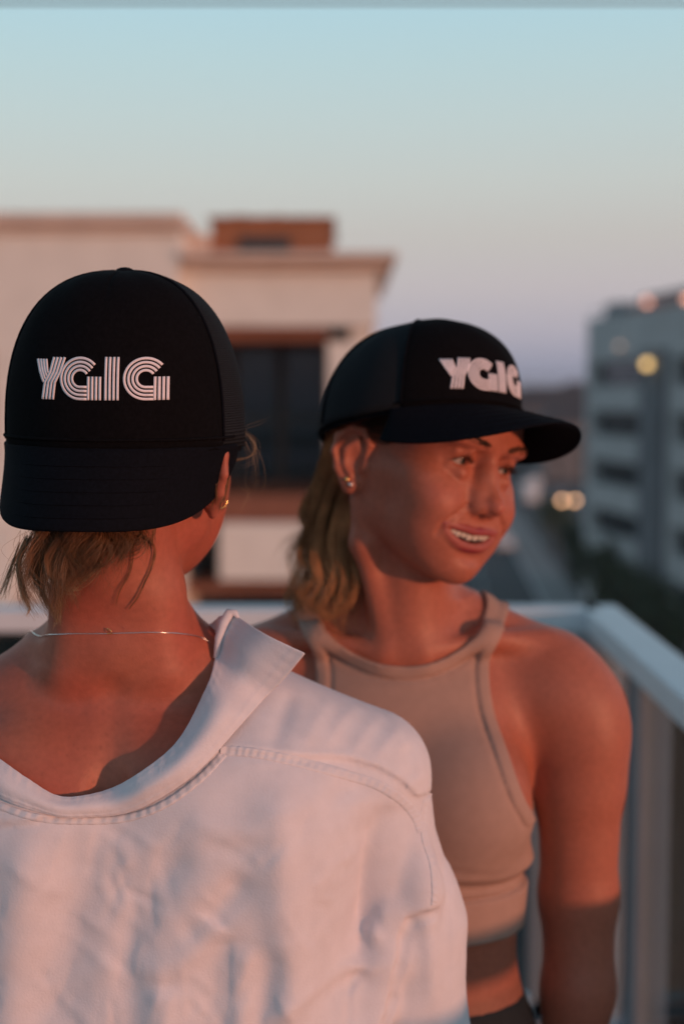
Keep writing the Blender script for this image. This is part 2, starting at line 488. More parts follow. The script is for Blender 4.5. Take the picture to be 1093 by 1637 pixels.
RH = 1.090                                # top of the handrail
def rail_run(a, b, label, posts, panels, group='balcony railings'):
    """handrail from a to b with posts, a bottom rail and glass panes"""
    a, b = np.array(a, float), np.array(b, float); d = b-a; Ln = np.linalg.norm(d); ang = math.atan2(d[1], d[0])
    t = thing('balcony_railing', label, 'railing', (a[0], a[1], 0), (0, 0, ang), group)
    mb = MB(); mb.box((-.045, -.045, RH-.055), (Ln+.045, .045, RH)); mb.build('handrail', M_RAIL, t, bevel=.006)
    mb = MB(); mb.box((.027, -.022, .075), (Ln-.027, .022, .125)); mb.build('bottom_rail', M_RAIL, t, bevel=.004)
    for p in posts:  # widened, and one sited out of view, to shade the smiling woman's lower arm
        mb = MB(); mb.box((p-.042, -.022, .012), (p+.042, .022, RH-.057)); mb.build('post', M_POST, t, bevel=.004)
        mb = MB(); mb.box((p-.06, -.05, 0), (p+.06, .05, .011)); mb.build('base_plate', M_RAIL, t, bevel=.002)
    for p, q in panels:
        mb = MB(); mb.box((p, -.005, .128), (q, .005, RH-.07)); mb.build('glass_pane', M_GLASS, t)
    return t
CX, CY = .624, 3.39
rail_run((-4.0, CY), (CX-.05, CY), 'pale railing with glass panes running across behind both women', [.03, 1.15, 2.3, 3.45, 4.5], [(.08, 1.1), (1.2, 2.25), (2.35, 3.4), (3.5, 4.45)])
rail_run((CX-.012, -2.2), (CX-.002, CY), 'pale railing with glass panes along the right, coming toward the camera', [.045, 1.70, 3.38, 5.08, CY+2.15], [(.09, 1.65), (1.75, 3.33), (3.43, 5.03), (5.13, CY+2.10)])

# added rod on columns: its blur makes the dark band along the top edge
bm_ = W(546, 3, 4.2)
t = thing('added_band_rod', 'thin dark rod added for the soft dark band at the very top of the view', 'rod', (0, 4.2, bm_[2]))
MB().tube([(-4.5, 0, 0), (3.0, 0, 0)], .0055, 10).build('rod', M_CONC_D, t, smooth=True)
for x in (-4.3, 2.8):
    MB().box((x-.04, -.04, -bm_[2]-15), (x+.04, .04, .02)).build('column', M_CONC_D, t, bevel=.006)

# ------------------------------------------------------------------ cream apartment building on the left
YB = 25.0
bl = thing('apartment_building', 'sunlit cream apartment building with stepped cornices behind the two women', 'building', (0, YB, 0))
def bx(name, x0, x1, z0, z1, y0, y1, m, parent=None, bevel=0):
    """box given by pixel-measured x and z at the facade plane; y is metres behind the facade"""
    o = MB().box((x0, y0, z0), (x1, y1, z1)).build(name, m, parent or bl, bevel=bevel); return o
xp = lambda px: W(px, 600, YB)[0]
zp = lambda py: W(546, py, YB)[2]
xr = xp(600)                               # right end of the wing
# tall left block
bx('wall', xp(-700), xp(297), GZ, zp(372), -.9, 9, M_CREAM)
bx('cornice', xp(-705), xp(306), zp(372)+.002, zp(352), -1.15, 9.2, M_CORNICE, bevel=.06)
bx('cornice', xp(-703), xp(301), zp(382), zp(373), -1.02, -.902, M_CORNICE)
# lower wing: parapet with flared cornice
bx('parapet_wall', xp(297)+.003, xr, zp(524), zp(438), -.55, 8, M_CREAM)
bx('cornice', xp(297)+.003, xp(618), zp(438)+.002, zp(424), -.80, 8.2, M_CORNICE, bevel=.05)
bx('cornice', xp(297)+.003, xp(632), zp(424)+.002, zp(411), -1.02, 8.4, M_CORNICE, bevel=.05)
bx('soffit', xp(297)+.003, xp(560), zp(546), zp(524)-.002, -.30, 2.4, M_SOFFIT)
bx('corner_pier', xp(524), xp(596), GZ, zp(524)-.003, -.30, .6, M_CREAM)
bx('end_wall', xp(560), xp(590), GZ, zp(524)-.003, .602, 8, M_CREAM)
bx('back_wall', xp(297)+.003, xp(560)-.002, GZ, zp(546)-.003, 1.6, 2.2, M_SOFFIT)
# roof structure
hut = bx('roof_hut', xp(331), xp(531), zp(411)+.003, zp(340), 1.0, 5, M_RUST)
bx('hut_cap', xp(326), xp(536), zp(340)+.002, zp(335), .9, 5.1, M_RUST)
bx('hut_louvre', xp(378), xp(462), zp(395), zp(368), .93, .998, M_FRAME)
bx('roof_wall', xp(297)+.003, xp(331)-.004, zp(411)+.003, zp(368), .6, 3.5, M_CORNICE)
for px in (365, 378, 432): bx('vent_pipe', xp(px), xp(px+9), zp(335)+.003, zp(327), 1.4, 1.7, M_RUST)
# storeys of the wing: tall windows, balcony parapets
FL = zp(545)-zp(846)
for k in range(5):
    z1 = zp(548)-k*FL; z0 = z1-2.52
    if z1 < GZ+3: break
    for q, (a, b) in enumerate(((368, 440), (448, 522), (300, 360))):
        w = bx('window', xp(a), xp(b), z0, z1-.02, 1.42, 1.597, M_FRAME)
        xm = (xp(a)+xp(b))/2; zm = z0+(z1-z0)*.46
        for (x0, x1) in ((xp(a)+.06, xp(b)-.06),):
            MB().box((x0, 1.39, zm+.06), (x1, 1.417, z1-.1)).build('pane', M_WIN, w); MB().box((x0, 1.39, z0+.06), (x1, 1.417, zm-.06)).build('pane', M_WIN, w)
    bx('balcony_parapet', xp(352), xp(522)-.004, zp(922)-k*FL, zp(832)-k*FL, -.52, -.30, M_CREAM, bevel=.02)
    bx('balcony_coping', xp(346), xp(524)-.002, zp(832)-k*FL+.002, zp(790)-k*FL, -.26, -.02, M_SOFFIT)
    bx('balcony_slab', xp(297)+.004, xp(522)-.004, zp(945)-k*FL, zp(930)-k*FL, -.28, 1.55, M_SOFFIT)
    bx('orange_screen', xp(300), xp(398), zp(960)-k*FL, zp(932)-k*FL-.02, .9, 1.0, M_CORNICE)
# windows of the tall block (left of and behind the front woman)
for k in range(6):
    for px in (-560, -430, -300, -170, -50):
        z1 = zp(555)-k*FL
        if z1-2 < GZ: continue
        w = bx('window', xp(px), xp(px+58), z1-1.9, z1, -.96, -.903, M_FRAME)
        MB().box((xp(px)+.05, -.985, z1-1.85), (xp(px+58)-.05, -.962, z1-.95)).build('pane', M_WIN, w)
        MB().box((xp(px)+.05, -.985, z1-.88), (xp(px+58)-.05, -.962, z1-.05)).build('pane', M_WIN, w)
for k in range(5):
    bx('dark_opening', xp(-640), xp(70), zp(1120)-k*FL, zp(965)-k*FL, -.93, -.903, M_WIN)
    bx('balcony_parapet', xp(-700), xp(60), zp(945)-k*FL, zp(836)-k*FL, -2.0, -1.8, M_CREAM, bevel=.02)
    bx('balcony_slab', xp(-700), xp(60), zp(962)-k*FL, zp(947)-k*FL, -1.98, -.903, M_SOFFIT)

# ------------------------------------------------------------------ grey building on the right
br = thing('office_building', 'grey concrete building with dark strip windows across the street', 'building')
P0 = np.array((19.5, 114.0)); dB = np.array((.128, -1.0)); dB /= np.linalg.norm(dB); nB = np.array((dB[1], -dB[0]))
if nB[0] > 0: nB = -nB                    # outward normal, toward the street
ztop = W(945, 487, 114)[2]
def fb(name, s0, s1, z0, z1, d0, d1, m, parent=br, bevel=0):
    """box on the street facade: s along it from the far corner, d outward"""
    v = []
    for z in (z0, z1):
        for s_, d_ in ((s0, d0), (s1, d0), (s1, d1), (s0, d1)):
            p = P0+dB*s_+nB*d_; v.append((p[0], p[1], z))
    mb = MB(); mb.add(v, [(0, 3, 2, 1), (4, 5, 6, 7), (0, 1, 5, 4), (1, 2, 6, 5), (2, 3, 7, 6), (3, 0, 4, 7)])
    return mb.build(name, m, parent, bevel=bevel)
FH = 3.75; SL = 55
fb('core', 0, SL, GZ, ztop-4.4, -16, -1.2, M_DARKIN)
nfl = int((ztop-4.4-GZ)//FH)
zt = ztop-4.6
fb('parapet_band', 0, SL, zt, ztop-1.2, -16, 0, M_CONC)
k = 0; z = zt
while z > GZ+1.5:
    fb('spandrel', 0, SL, z-FH, z-FH+1.85, -1.2, 0, M_CONC)
    for s0, s1 in ((1.6, 13.2), (19.6, 25.0), (27, 34), (36, 43), (45, 52)):
        w = fb('window', s0, s1, z-FH+1.86, z-.01, -.75, -.6, M_FRAME)
        for j in range(4):
            q = (s1-s0)/4
            fb('pane', s0+j*q+.06, s0+(j+1)*q-.06, z-FH+1.92, z-.07, -.60, -.56, M_WIN, w)
    z -= FH
for s0, s1, m in ((0, 1.55, M_CONC), (13.3, 14.2, M_CONC), (18.4, 19.5, M_CONC), (25.1, 26.9, M_CONC), (34.1, 35.9, M_CONC), (43.1, 44.9, M_CONC), (52.1, 55, M_CONC)):
    fb('pier', s0, s1, GZ, zt-.003, -1.1, .05, m)
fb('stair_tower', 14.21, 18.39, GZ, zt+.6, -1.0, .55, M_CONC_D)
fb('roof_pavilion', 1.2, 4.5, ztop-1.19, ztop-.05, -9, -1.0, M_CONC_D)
fb('roof_pavilion', 6.0, 30, ztop-1.19, ztop-.25, -10, -1.5, M_RED)
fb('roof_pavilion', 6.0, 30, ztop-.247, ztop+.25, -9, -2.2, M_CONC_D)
fb('roof_rail', 0, SL, ztop-.6, ztop-.52, -.1, -.03, M_RAIL)
for s_ in np.arange(.2, SL, 1.9): fb('rail_post', s_, s_+.05, ztop-1.198, ztop-.602, -.09, -.04, M_RAIL)

def lamp(name, label, cat, p, r, m, group, base, arm=None):
    """a lit globe on its bracket or post"""
    t = thing(name, label, cat, tuple(base), group=group)
    b = np.array(base, float); p = np.array(p, float)-b
    MB().ball(tuple(p), r, 16, 10).build('globe', m, t, smooth=True)
    pts = [(0, 0, 0)]+([tuple(np.array(arm, float)-b)] if arm is not None else [])+[tuple(p-(0, 0, r*.9))]
    MB().tube(pts, .05, 8).build('bracket', M_POLE, t, smooth=True)
    return t
def face_pt(px, d):
    """point on the facade line (d outward) whose bearing is pixel column px"""
    k = (px-546.5)/F/.9966; o = P0+nB*d; t = (o[0]-k*o[1])/(k*dB[1]-dB[0]); return o+dB*t
for px, py, d, r_, m_, kind, lb in ((1029, 582, 1.0, .28, M_LAMP_Y, 'wall_lamp', 'round yellow lamp glowing on the grey building\'s stair tower'),
        (985, 553, .4, .18, emit('pale_glow', (1, .6, .4), .8), 'wall_lamp', 'faint pale lamp high on the grey building\'s far end'),
        (1027, 482, -1.1, .26, M_LAMP_P, 'roof_lamp', 'pinkish lamp on the roof above the yellow wall lamp'), (1091, 478, -1.1, .26, M_LAMP_P, 'roof_lamp', 'pinkish roof lamp at the edge of the photo')):
    q = face_pt(px, d); zz = W(px, py, q[1])[2]; w_ = face_pt(px, .0 if d < .9 else .56)
    if kind == 'wall_lamp': lamp(kind, lb, 'lamp', (q[0], q[1], zz), r_, m_, 'lamps on the grey building', (w_[0], w_[1], zz-.6), (q[0], q[1], zz-.6))
    else: lamp(kind, lb, 'lamp', (q[0], q[1], zz), r_, m_, 'lamps on the grey building', (q[0], q[1], ztop-1.19))
# street lamp with two heads
q = W(908, 800, 128)
t = thing('street_lamp', 'tall street lamp with two glowing heads beside the grey building', 'street lamp', (q[0], 128, GZ))
hh = q[2]-GZ
MB().tube([(0, 0, 0), (0, 0, hh*.6), (0, 0, hh+.35)], [.10, .08, .06], 10).build('pole', M_POLE, t, smooth=True)
for s in (-1, 1):
    MB().tube([(0, 0, hh+.3), (s*.3, 0, hh+.36), (s*.56, 0, hh+.24)], .04, 8).build('arm', M_POLE, t, smooth=True)
    h_ = MB().ball((s*.56, 0, hh), .25, 16, 10, (1, 1, .8)).build('lamp_head', M_LAMP, t, smooth=True)
    MB().ball((s*.56, 0, hh+.19), .22, 12, 6, (1, 1, .35)).build('lamp_hood', M_POLE, h_, smooth=True)

# ------------------------------------------------------------------ vehicles, far houses, trees
def vehicle(kind, label, x, y, rz, m):
    t = thing(kind, label, 'van' if 'van' in kind else 'car', (x, y, GZ+.012), (0, 0, R(rz)), 'vehicles parked along the street')
    van = 'van' in kind; Ln, Wd, H, hood = (5.4, 2.0, 2.35, .9) if van else (4.4, 1.8, 1.45, 1.15)
    prof = [(-Ln/2, .35), (Ln/2, .35), (Ln/2+.03, .8), (Ln/2-hood+.3, 1.0 if not van else 1.15), (Ln/2-hood-.55, H-.05), (Ln/2-hood-.8, H), (-Ln/2+(.3 if van else .9), H), (-Ln/2+(.05 if van else .35), H-.3 if van else 1.0), (-Ln/2, .9)]
    mb = MB(); n = len(prof); v = []
    for s in (-1, 1):
        for (a, z) in prof: v.append((a, s*Wd/2*(1 if z < 1.0 else .92 if not van else .97), z))
    mb.add(v, [tuple(range(n))[::-1], tuple(range(n, 2*n))]+[(i, (i+1) % n, n+(i+1) % n, n+i) for i in range(n)])
    mb.build('body', m, t, bevel=.05)
    for s in (-1, 1):
        z0, z1 = (1.25, 1.95) if van else (.98, 1.34)
        MB().box((-Ln/2+(2.6 if van else 1.1), s*(Wd/2*.97+.01)-.012, z0), (Ln/2-hood-.6, s*(Wd/2*.97+.01)+.012, z1)).build('side_window', M_WIN, t)
        for a in (-Ln/2+.85, Ln/2-.85):
            w = MB().tube([(a, s*(Wd/2-.16), .33), (a, s*(Wd/2+.02), .33)], .33, 20).build('wheel', M_TYRE, t)
            MB().tube([(a, s*(Wd/2+.021), .33), (a, s*(Wd/2+.035), .33)], .19, 16).build('rim', M_HUB, w)
        MB().box((Ln/2+.005, s*Wd*.34-.16, .68), (Ln/2+.05, s*Wd*.34+.16, .84)).build('headlight', M_HUB, t)
    mb = MB(); a0 = Ln/2-hood+.27; a1 = Ln/2-hood-.5; zA, zB = (1.18, H-.12) if van else (1.03, H-.1)
    mb.add([(a0+.03, -Wd*.42, zA), (a0+.03, Wd*.42, zA), (a1+.05, Wd*.42, zB), (a1+.05, -Wd*.42, zB)], [(0, 1, 2, 3)]); mb.build('windscreen', M_WIN, t)
    return t
vl_ = [('parked_van', 'white van parked in the lot beside the smiling woman\'s face', 214, 10.5, 92, M_CARW), ('parked_van', 'second white van, parked just past the nearest white van in the lot', 229, 11, 90, M_CARW),
       ('parked_van', 'third white van, farthest of the vans in the lot', 243, 13, 90, M_CARW),
       ('parked_car', 'pale car by the kerb on the near part of the street', 148, 3.3, 90, M_CARW), ('parked_car', 'pale car by the kerb between the white vans and the nearer pale car', 166, 3.3, 90, M_CARW),
       ('parked_car', 'grey car parked in the lot to the right of the white vans', 218, 15.5, 90, M_CARG)]
for k, lb, tt, off, rz, m in vl_:
    p = street_pt(tt, off); vehicle(k, lb, p[0], p[1], rz, m)

def house(x, y, w, d, h, label, m, rm, rz=0):
    t = thing('house', label, 'house', (x, y, GZ), (0, 0, R(rz)), 'low houses on the horizon')
    MB().box((-w/2, -d/2, 0), (w/2, d/2, h)).build('wall', m, t)
    MB().add([(-w/2-.4, -d/2-.4, h+.01), (w/2+.4, -d/2-.4, h+.01), (w/2+.4, d/2+.4, h+.01), (-w/2-.4, d/2+.4, h+.01), (-w/2+w*.25, 0, h*1.35), (w/2-w*.25, 0, h*1.35)],
             [(0, 1, 5, 4), (1, 2, 5), (2, 3, 4, 5), (3, 0, 4), (0, 3, 2, 1)]).build('roof', rm, t)
    nw = max(2, int(w//4)); nf = max(1, int(h//3.2))
    for i in range(nw):
        for j in range(nf):
            a = -w/2+(i+.5)*w/nw; MB().box((a-.6, -d/2-.06, 1+j*3.2), (a+.6, -d/2+.02, 2.5+j*3.2)).build('window', M_WIN, t)
PALE = mat('pale_house', (.14, .14, .145), rough=.9, var=.1, vscale=.5); ROOF = mat('roof_tile', (.05, .046, .05), rough=.9, var=.2, vscale=1)
hs = [(868, 655, 300, 18, 15.5), (892, 660, 330, 16, 14.5), (846, 668, 360, 20, 13), (915, 668, 280, 14, 13), (826, 664, 420, 24, 15), (930, 650, 350, 16, 16.5), (790, 668, 460, 26, 14), (760, 662, 520, 30, 17)]
hl = ['tallest far house, right above the cap brim', 'far house between the tallest one and the grey building', 'wide low house left of the tallest far house', 'small far house against the grey building\'s corner', 'far house showing past the cap\'s letters',
      'far house half behind the grey building', 'distant house behind the smiling woman\'s brim', 'most distant house, hidden mostly by the cap']
for (px, py, Y, w, h), lb in zip(hs, hl):
    c = W(px, py, Y); house(c[0], Y, w, 14, h-2, lb, PALE, ROOF, 4)

def tree(x, y, h, rad, label, seed, group='street trees'):
    rg = np.random.default_rng(seed)
    t = thing('street_tree', label, 'tree', (x, y, GZ), group=group)
    mb = MB(); mb.tube([(0, 0, 0), (.1, .05, h*.3), (0, .1, h*.62)], [.22, .17, .10], 8)
    cl = []
    for i in range(9):
        a = rg.uniform(0, 2*math.pi); e = np.array((math.cos(a)*rad*.6, math.sin(a)*rad*.6, h*rg.uniform(.55, .92)))
        mb.tube([(0, .05, h*.38), tuple(e*.55+(0, 0, h*.2)), tuple(e)], [.10, .06, .025], 6); cl.append(e)
    for i in range(14):
        v = rg.normal(0, 1, 3); v /= np.linalg.norm(v); cl.append(np.array((0, 0, h*.70))+v*(rad*.8, rad*.8, h*.24)*rg.uniform(.5, 1))
    mb.build('trunk', M_BARK, t, smooth=True)
    n = 1500; c = np.array(cl)[rg.integers(0, len(cl), n)]+rg.normal(0, rad*.20, (n, 3))
    u = rg.normal(0, 1, (n, 3)); u /= np.linalg.norm(u, axis=1)[:, None]; w = np.cross(u, rg.normal(0, 1, (n, 3))); w /= np.linalg.norm(w, axis=1)[:, None]
    sz = rg.uniform(.12, .26, n)[:, None]
    V = np.stack([c-u*sz, c+w*sz*.55, c+u*sz, c-w*sz*.55], 1).reshape(-1, 3); Q = np.arange(4*n).reshape(-1, 4)
    me = np_mesh('crown', V, Q, False); me.materials.append(M_LEAF); o = bpy.data.objects.new('crown', me); link(o, t); o['kind'] = 'stuff'
tr = [(888, 150, 5.6, 2.4), (925, 122, 5.6, 2.3), (958, 106, 5.6, 2.4), (992, 95, 5.2, 2.3), (1030, 86, 5.2, 2.3), (1070, 78, 5.0, 2.2), (846, 330, 9, 4.5), (905, 300, 9, 4.5)]
tl = ['dark tree below the glowing twin-headed street lamp', 'dark tree at the grey building\'s far corner', 'dark tree under the far end of the strip windows', 'dark tree in the middle of the row along the grey building\'s foot',
      'dark tree in front of the stair tower', 'dark tree at the photo\'s edge, nearest of the row', 'broad tree beyond the white vans', 'broad tree between the lot and the grey building']
for i, ((px, Y, h, rad), lb) in enumerate(zip(tr, tl)):
    tree((px-546.5)/F*Y*1.003, Y, h, rad, lb, 40+i)

# evening haze over the town
hz = MB().box((-3300, -300, GZ-1), (3300, 5300, 34)).build('haze', bpy.data.materials.new('haze_air')); hz['kind'] = 'stuff'
m = hz.data.materials[0]; m.use_nodes = True; n = m.node_tree.nodes; n.clear()
o_ = n.new('ShaderNodeOutputMaterial'); pv = n.new('ShaderNodeVolumePrincipled'); pv.inputs['Color'].default_value = (.80, .86, .95, 1); pv.inputs['Density'].default_value = .00032; pv.inputs['Anisotropy'].default_value = .2
m.node_tree.links.new(pv.outputs[0], o_.inputs['Volume'])
# ------------------------------------------------------------------ people: shared builders
SKIN = mat('skin', (.385, .124, .077), rough=.50, var=.085, vscale=170, bump=.4, bscale=520, bdist=.0006, sss=.16, sssr=(1, .32, .16), sscale=.007,
           spec=.34, attr='tint', detail=9)
HAIR = mat('hair', (.17, .10, .055), rough=.42, var=.45, vscale=14, spec=.4)
HAIR_LIGHT = mat('light_hair', (.34, .24, .14), rough=.42, var=.35, vscale=14, spec=.4)
HAIR_DARK = mat('dark_hair', (.05, .028, .018), rough=.5, spec=.3)
CAP = mat('black_foam', (.0045, .0042, .0052), rough=.9, var=.25, vscale=300, bump=.35, bscale=1500, bdist=.0004, spec=.06)
CAP_BRIM = mat('black_twill', (.0038, .0045, .0075), rough=.85, var=.3, vscale=400, bump=.4, bscale=1800, bdist=.0004, spec=.08)
PRINT = mat('white_print', (.80, .74, .78), rough=.55, var=.05, vscale=200, spec=.3)
WHITE_COTTON = mat('white_cotton', (.67, .65, .69), rough=.85, var=.035, vscale=60, bump=.5, bscale=520, bdist=.0006, spec=.15, sss=.12, sssr=(1, .8, .7), sscale=.004)
TAN_RIB = mat('tan_jersey', (.38, .245, .20), rough=.85, var=.04, vscale=90, bump=.3, bscale=900, bdist=.0004, spec=.12)
TAN_BAND = mat('tan_binding', (.40, .26, .21), rough=.85, var=.05, vscale=120, bump=.3, bscale=900, bdist=.0004, spec=.12)
DENIM = mat('denim', (.05, .075, .13), rough=.9, var=.2, vscale=200, bump=.3, bscale=900)
BLACK_KNIT = mat('black_knit', (.012, .012, .014), rough=.8, var=.2, vscale=200, bump=.2, bscale=900)
SHOE = mat('white_leather', (.6, .58, .56), rough=.5, bump=.1)
GOLD = mat('gold', (.95, .62, .25), rough=.18, metal=1.0)
SILVER = mat('silver', (.85, .80, .76), rough=.2, metal=1.0)
EYE = mat('eyeball', (.72, .66, .62), rough=.08, attr='tint', var=.02, spec=.6)
TOOTH = mat('tooth', (.60, .53, .45), rough=.25, spec=.5)

def mesh_fabric():
    """black trucker mesh: rows of round holes"""
    m = mat('black_mesh', (.007, .008, .011), rough=.8, spec=.06)
    n = m.node_tree.nodes; l = m.node_tree.links; p = n['Principled BSDF']
    uv = n.new('ShaderNodeUVMap'); uv.uv_map = 'cloth'
    v = n.new('ShaderNodeTexVoronoi'); v.inputs['Scale'].default_value = 62; v.inputs['Randomness'].default_value = .12
    r = n.new('ShaderNodeMapRange'); r.inputs[1].default_value = .12; r.inputs[2].default_value = .45
    l.new(uv.outputs[0], v.inputs['Vector']); l.new(v.outputs['Distance'], r.inputs[0])
    b = n.new('ShaderNodeBump'); b.inputs['Strength'].default_value = .9; b.inputs['Distance'].default_value = .0009
    l.new(r.outputs[0], b.inputs['Height']); l.new(b.outputs[0], p.inputs['Normal'])
    c = n.new('ShaderNodeMix'); c.data_type = 'RGBA'; c.inputs[6].default_value = (.002, .002, .003, 1); c.inputs[7].default_value = (.022, .025, .030, 1)
    l.new(r.outputs[0], c.inputs[0]); l.new(c.outputs[2], p.inputs['Base Color'])
    return m
CAP_MESH = mesh_fabric()

def sculpt_head(v, f, smile=True):
    v.ell(f, (0, .014, .042), (.073, .094, .086), .01)
    v.ell(f, (0, -.036, -.010), (.054, .056, .076), .03)
    for s in (-1, 1):
        v.chain(f, [(s*.051, .000, -.012), (s*.0425, -.014, -.043), (s*.0185, -.068, -.081)], [.017, .0135, .0140], .028)
        v.ell(f, (s*.056, -.044, -.004), (.013, .026, .013), .03)
        v.ell(f, (s*.040, -.060, -.024), (.022, .024, .023), .026)
        v.ell(f, (s*.032, -.058, -.050), (.022, .025, .024), .03)
    v.ell(f, (0, -.050, .058), (.060, .041, .048), .03)
    v.ell(f, (0, -.0805, -.0835), (.0165, .0145, .0140), .020)
    v.ell(f, (0, -.065, -.054), (.037, .029, .027), .022)
    for s in (-1, 1):
        v.ell(f, (s*.026, -.0785, .037), (.025, .010, .007), .016, (0, s*-6, s*-14))
        v.ell(f, (s*.033, -.090, .0195), (.019, .0125, .0100), .014, op='sub')
        v.ell(f, (s*.013, -.092, .017), (.006, .010, .012), .012, op='sub')
    # nose
    v.chain(f, [(0, -.081, .029), (0, -.0905, .012), (0, -.1055, -.0105)], [.0066, .0066, .0074], .010)
    for s in (-1, 1): v.chain(f, [(s*.0050, -.0850, .010), (s*.0085, -.0930, -.0095), (s*.0100, -.0950, -.0170)], [.0058, .0068, .0068], .010)
    v.ell(f, (0, -.1095, -.0165), (.0082, .0100, .0078), .009)
    for s in (-1, 1):
        v.ell(f, (s*.0113, -.0962, -.0205), (.0055, .0090, .0066), .007)
    v.ell(f, (0, -.098, -.0255), (.006, .010, .006), .006)
    for s in (-1, 1):
        v.ell(f, (s*.0058, -.1010, -.0295), (.0032, .0050, .0046), .002, (25, 0, s*-20), 'sub')
    if not smile: return
    # eyelids and the almond opening
    for s in (-1, 1):
        e = (s*.0315, -.0695, .0205)
        v.ell(f, e, (.0150, .0139, .0128), .006)
        v.ell(f, (s*.032, -.0835, .0185), (.0132, .0115, .0033), .0015, (0, s*5, s*-18), 'sub')
        v.chain(f, [(s*.0185, -.0795, .0250), (s*.029, -.0855, .0295), (s*.041, -.079, .0268), (s*.047, -.070, .022)], [.0022, .0028, .0028, .002], .004)
        v.chain(f, [(s*.021, -.0800, .0105), (s*.032, -.0835, .0082), (s*.043, -.076, .0115)], [.003, .0044, .003], .006)
    # cheeks pushed up by the smile, then the folds from the nose to beside the mouth, laid on the surface
    for s in (-1, 1): v.ell(f, (s*.0395, -.0745, -.0245), (.0175, .0145, .0145), .016)
    def onface(x, z, off=0.0):
        return f.l(v.hit(f.w((x, -.135, z))[None], f.M @ np.array((0, 1., 0)), off, 70)[0])
    for s in (-1, 1):
        fp = [onface(s*x, z, -.0002) for x, z in ((.0215, -.0205), (.028, -.0265), (.037, -.034), (.0440, -.043), (.0455, -.054))]
        v.chain(f, fp, [.0003, .0011, .0013, .0009, .0004], .005, 'sub')
    # laughing mouth: cavity, then lips round it
    HW = .0345; q = np.linspace(-1, 1, 15); xs = q*HW-.0065
    zu = -.0425-.0012*(1-q**2); zl = -.0425-.0178*np.clip(1-q**2, 0, 1)**.7; zc = (zu+zl)/2; hh = (zu-zl)/2
    sk = np.array([onface(x, z)[1] for x, z in zip(xs, zc)]); sk = np.convolve(np.pad(sk, 2, 'edge'), np.ones(5)/5, 'valid')
    for x, y, z, h, t in zip(xs, sk, zc, hh, q):
        if abs(t) < .95: v.ell(f, (x, y+.004, z), (.0055, .016, max(h*.92, .0012)), .002, op='sub')
    ru = .0010+.0015*np.sqrt(np.clip(1-q**2, 0, 1)); rl = .0011+.0026*np.clip(1-q**2, 0, 1)**.7
    up = np.stack([xs, sk+.0019-.0012*(1-q**2), zc+hh*.98+.0004-.0010*np.exp(-(q/.16)**2)], 1); lo = np.stack([xs, sk+.0028-.0014*(1-q**2), zc-hh*1.02-.0008], 1)
    v.chain(f, up, ru, .0042); v.chain(f, lo, rl, .0048)
    v.ell(f, (-.001, -.1005, -.0335), (.0022, .004, .005), .006, op='sub')
    pz = onface(-.002, -.0705); v.ell(f, pz, (.013, .0035, .0030), .010, op='sub')
    return dict(up=up, lo=lo, xs=xs, sk=sk, ru=ru, rl=rl)

def sculpt_ear(v, f, s):
    """outer ear on side s (+1 her left) of the head frame f"""
    g = Frame(f.w((s*.0735, .013, -.006)), (0, 0, 0))
    a = R(-22)*s; m = np.array(((math.cos(a), -math.sin(a), 0), (math.sin(a), math.cos(a), 0), (0, 0, 1)))
    g.M = f.M @ m
    # ear plane: local y runs back along the ear, x stands out by s
    def p(y, z, x=0.004): return (s*(x+y*.10), y-z*.12*0, z)
    v.ell(g, p(.004, -.001, -.001), (.0065, .013, .026), .006)
    helix = [p(-.007, .002, .005), p(-.008, .018, .006), p(.001, .0300, .008), p(.014, .0305, .009), p(.0235, .020, .010), p(.0245, .004, .010), p(.018, -.012, .008), p(.009, -.024, .006)]
    v.chain(g, helix, [.0026, .0034, .0037, .0037, .0037, .0034, .0032, .0034], .0035)
    v.ell(g, p(.012, .006, .005), (.0032, .0115, .024), .004)
    v.chain(g, [p(.007, .018, .006), p(.0135, .008, .008), p(.012, -.007, .008), p(.003, -.015, .007)], [.0028, .0032, .0032, .0034], .003)
    v.ell(g, p(.003, -.0255, .004), (.0048, .0092, .0092), .005)
    v.ell(g, p(-.009, -.004, .006), (.0040, .0042, .0070), .004)
    v.ell(g, p(.001, .000, .0115), (.0068, .0074, .0115), .003, op='sub')
    v.chain(g, [p(-.001, .021, .0125), p(.013, .0225, .0145), p(.0185, .006, .0145), p(.012, -.011, .0125)], [.0024, .0028, .0028, .0018], .003, 'sub')
    return g, p

def sculpt_arm(v, pts, rs, k=.02):
    v.chain(ID, pts, rs, k)

def sculpt_hand(v, wrist, s, down=(0, 0, -1)):
    """relaxed hanging hand under a wrist; s = +1 for a thumb toward +x"""
    w = np.array(wrist, float)
    v.ell(ID, w+(0, 0, -.050), (.017, .040, .050), .012)
    fi = [(-.030, .070), (-.010, .080), (.010, .076), (.028, .060)]
    for y, ln in fi:
        a = w+(0, y, -.085); b = a+(s*.006, 0, -ln*.45); c = b+(s*.016, 0, -ln*.36); d = c+(s*.016, 0, -ln*.20)
        v.chain(ID, [a, b, c, d], [.0098, .0088, .0080, .0070], .002)
    v.chain(ID, [w+(s*.008, -.030, -.030), w+(s*.018, -.050, -.060), w+(s*.022, -.052, -.090), w+(s*.024, -.048, -.108)], [.012, .011, .0095, .008], .004)

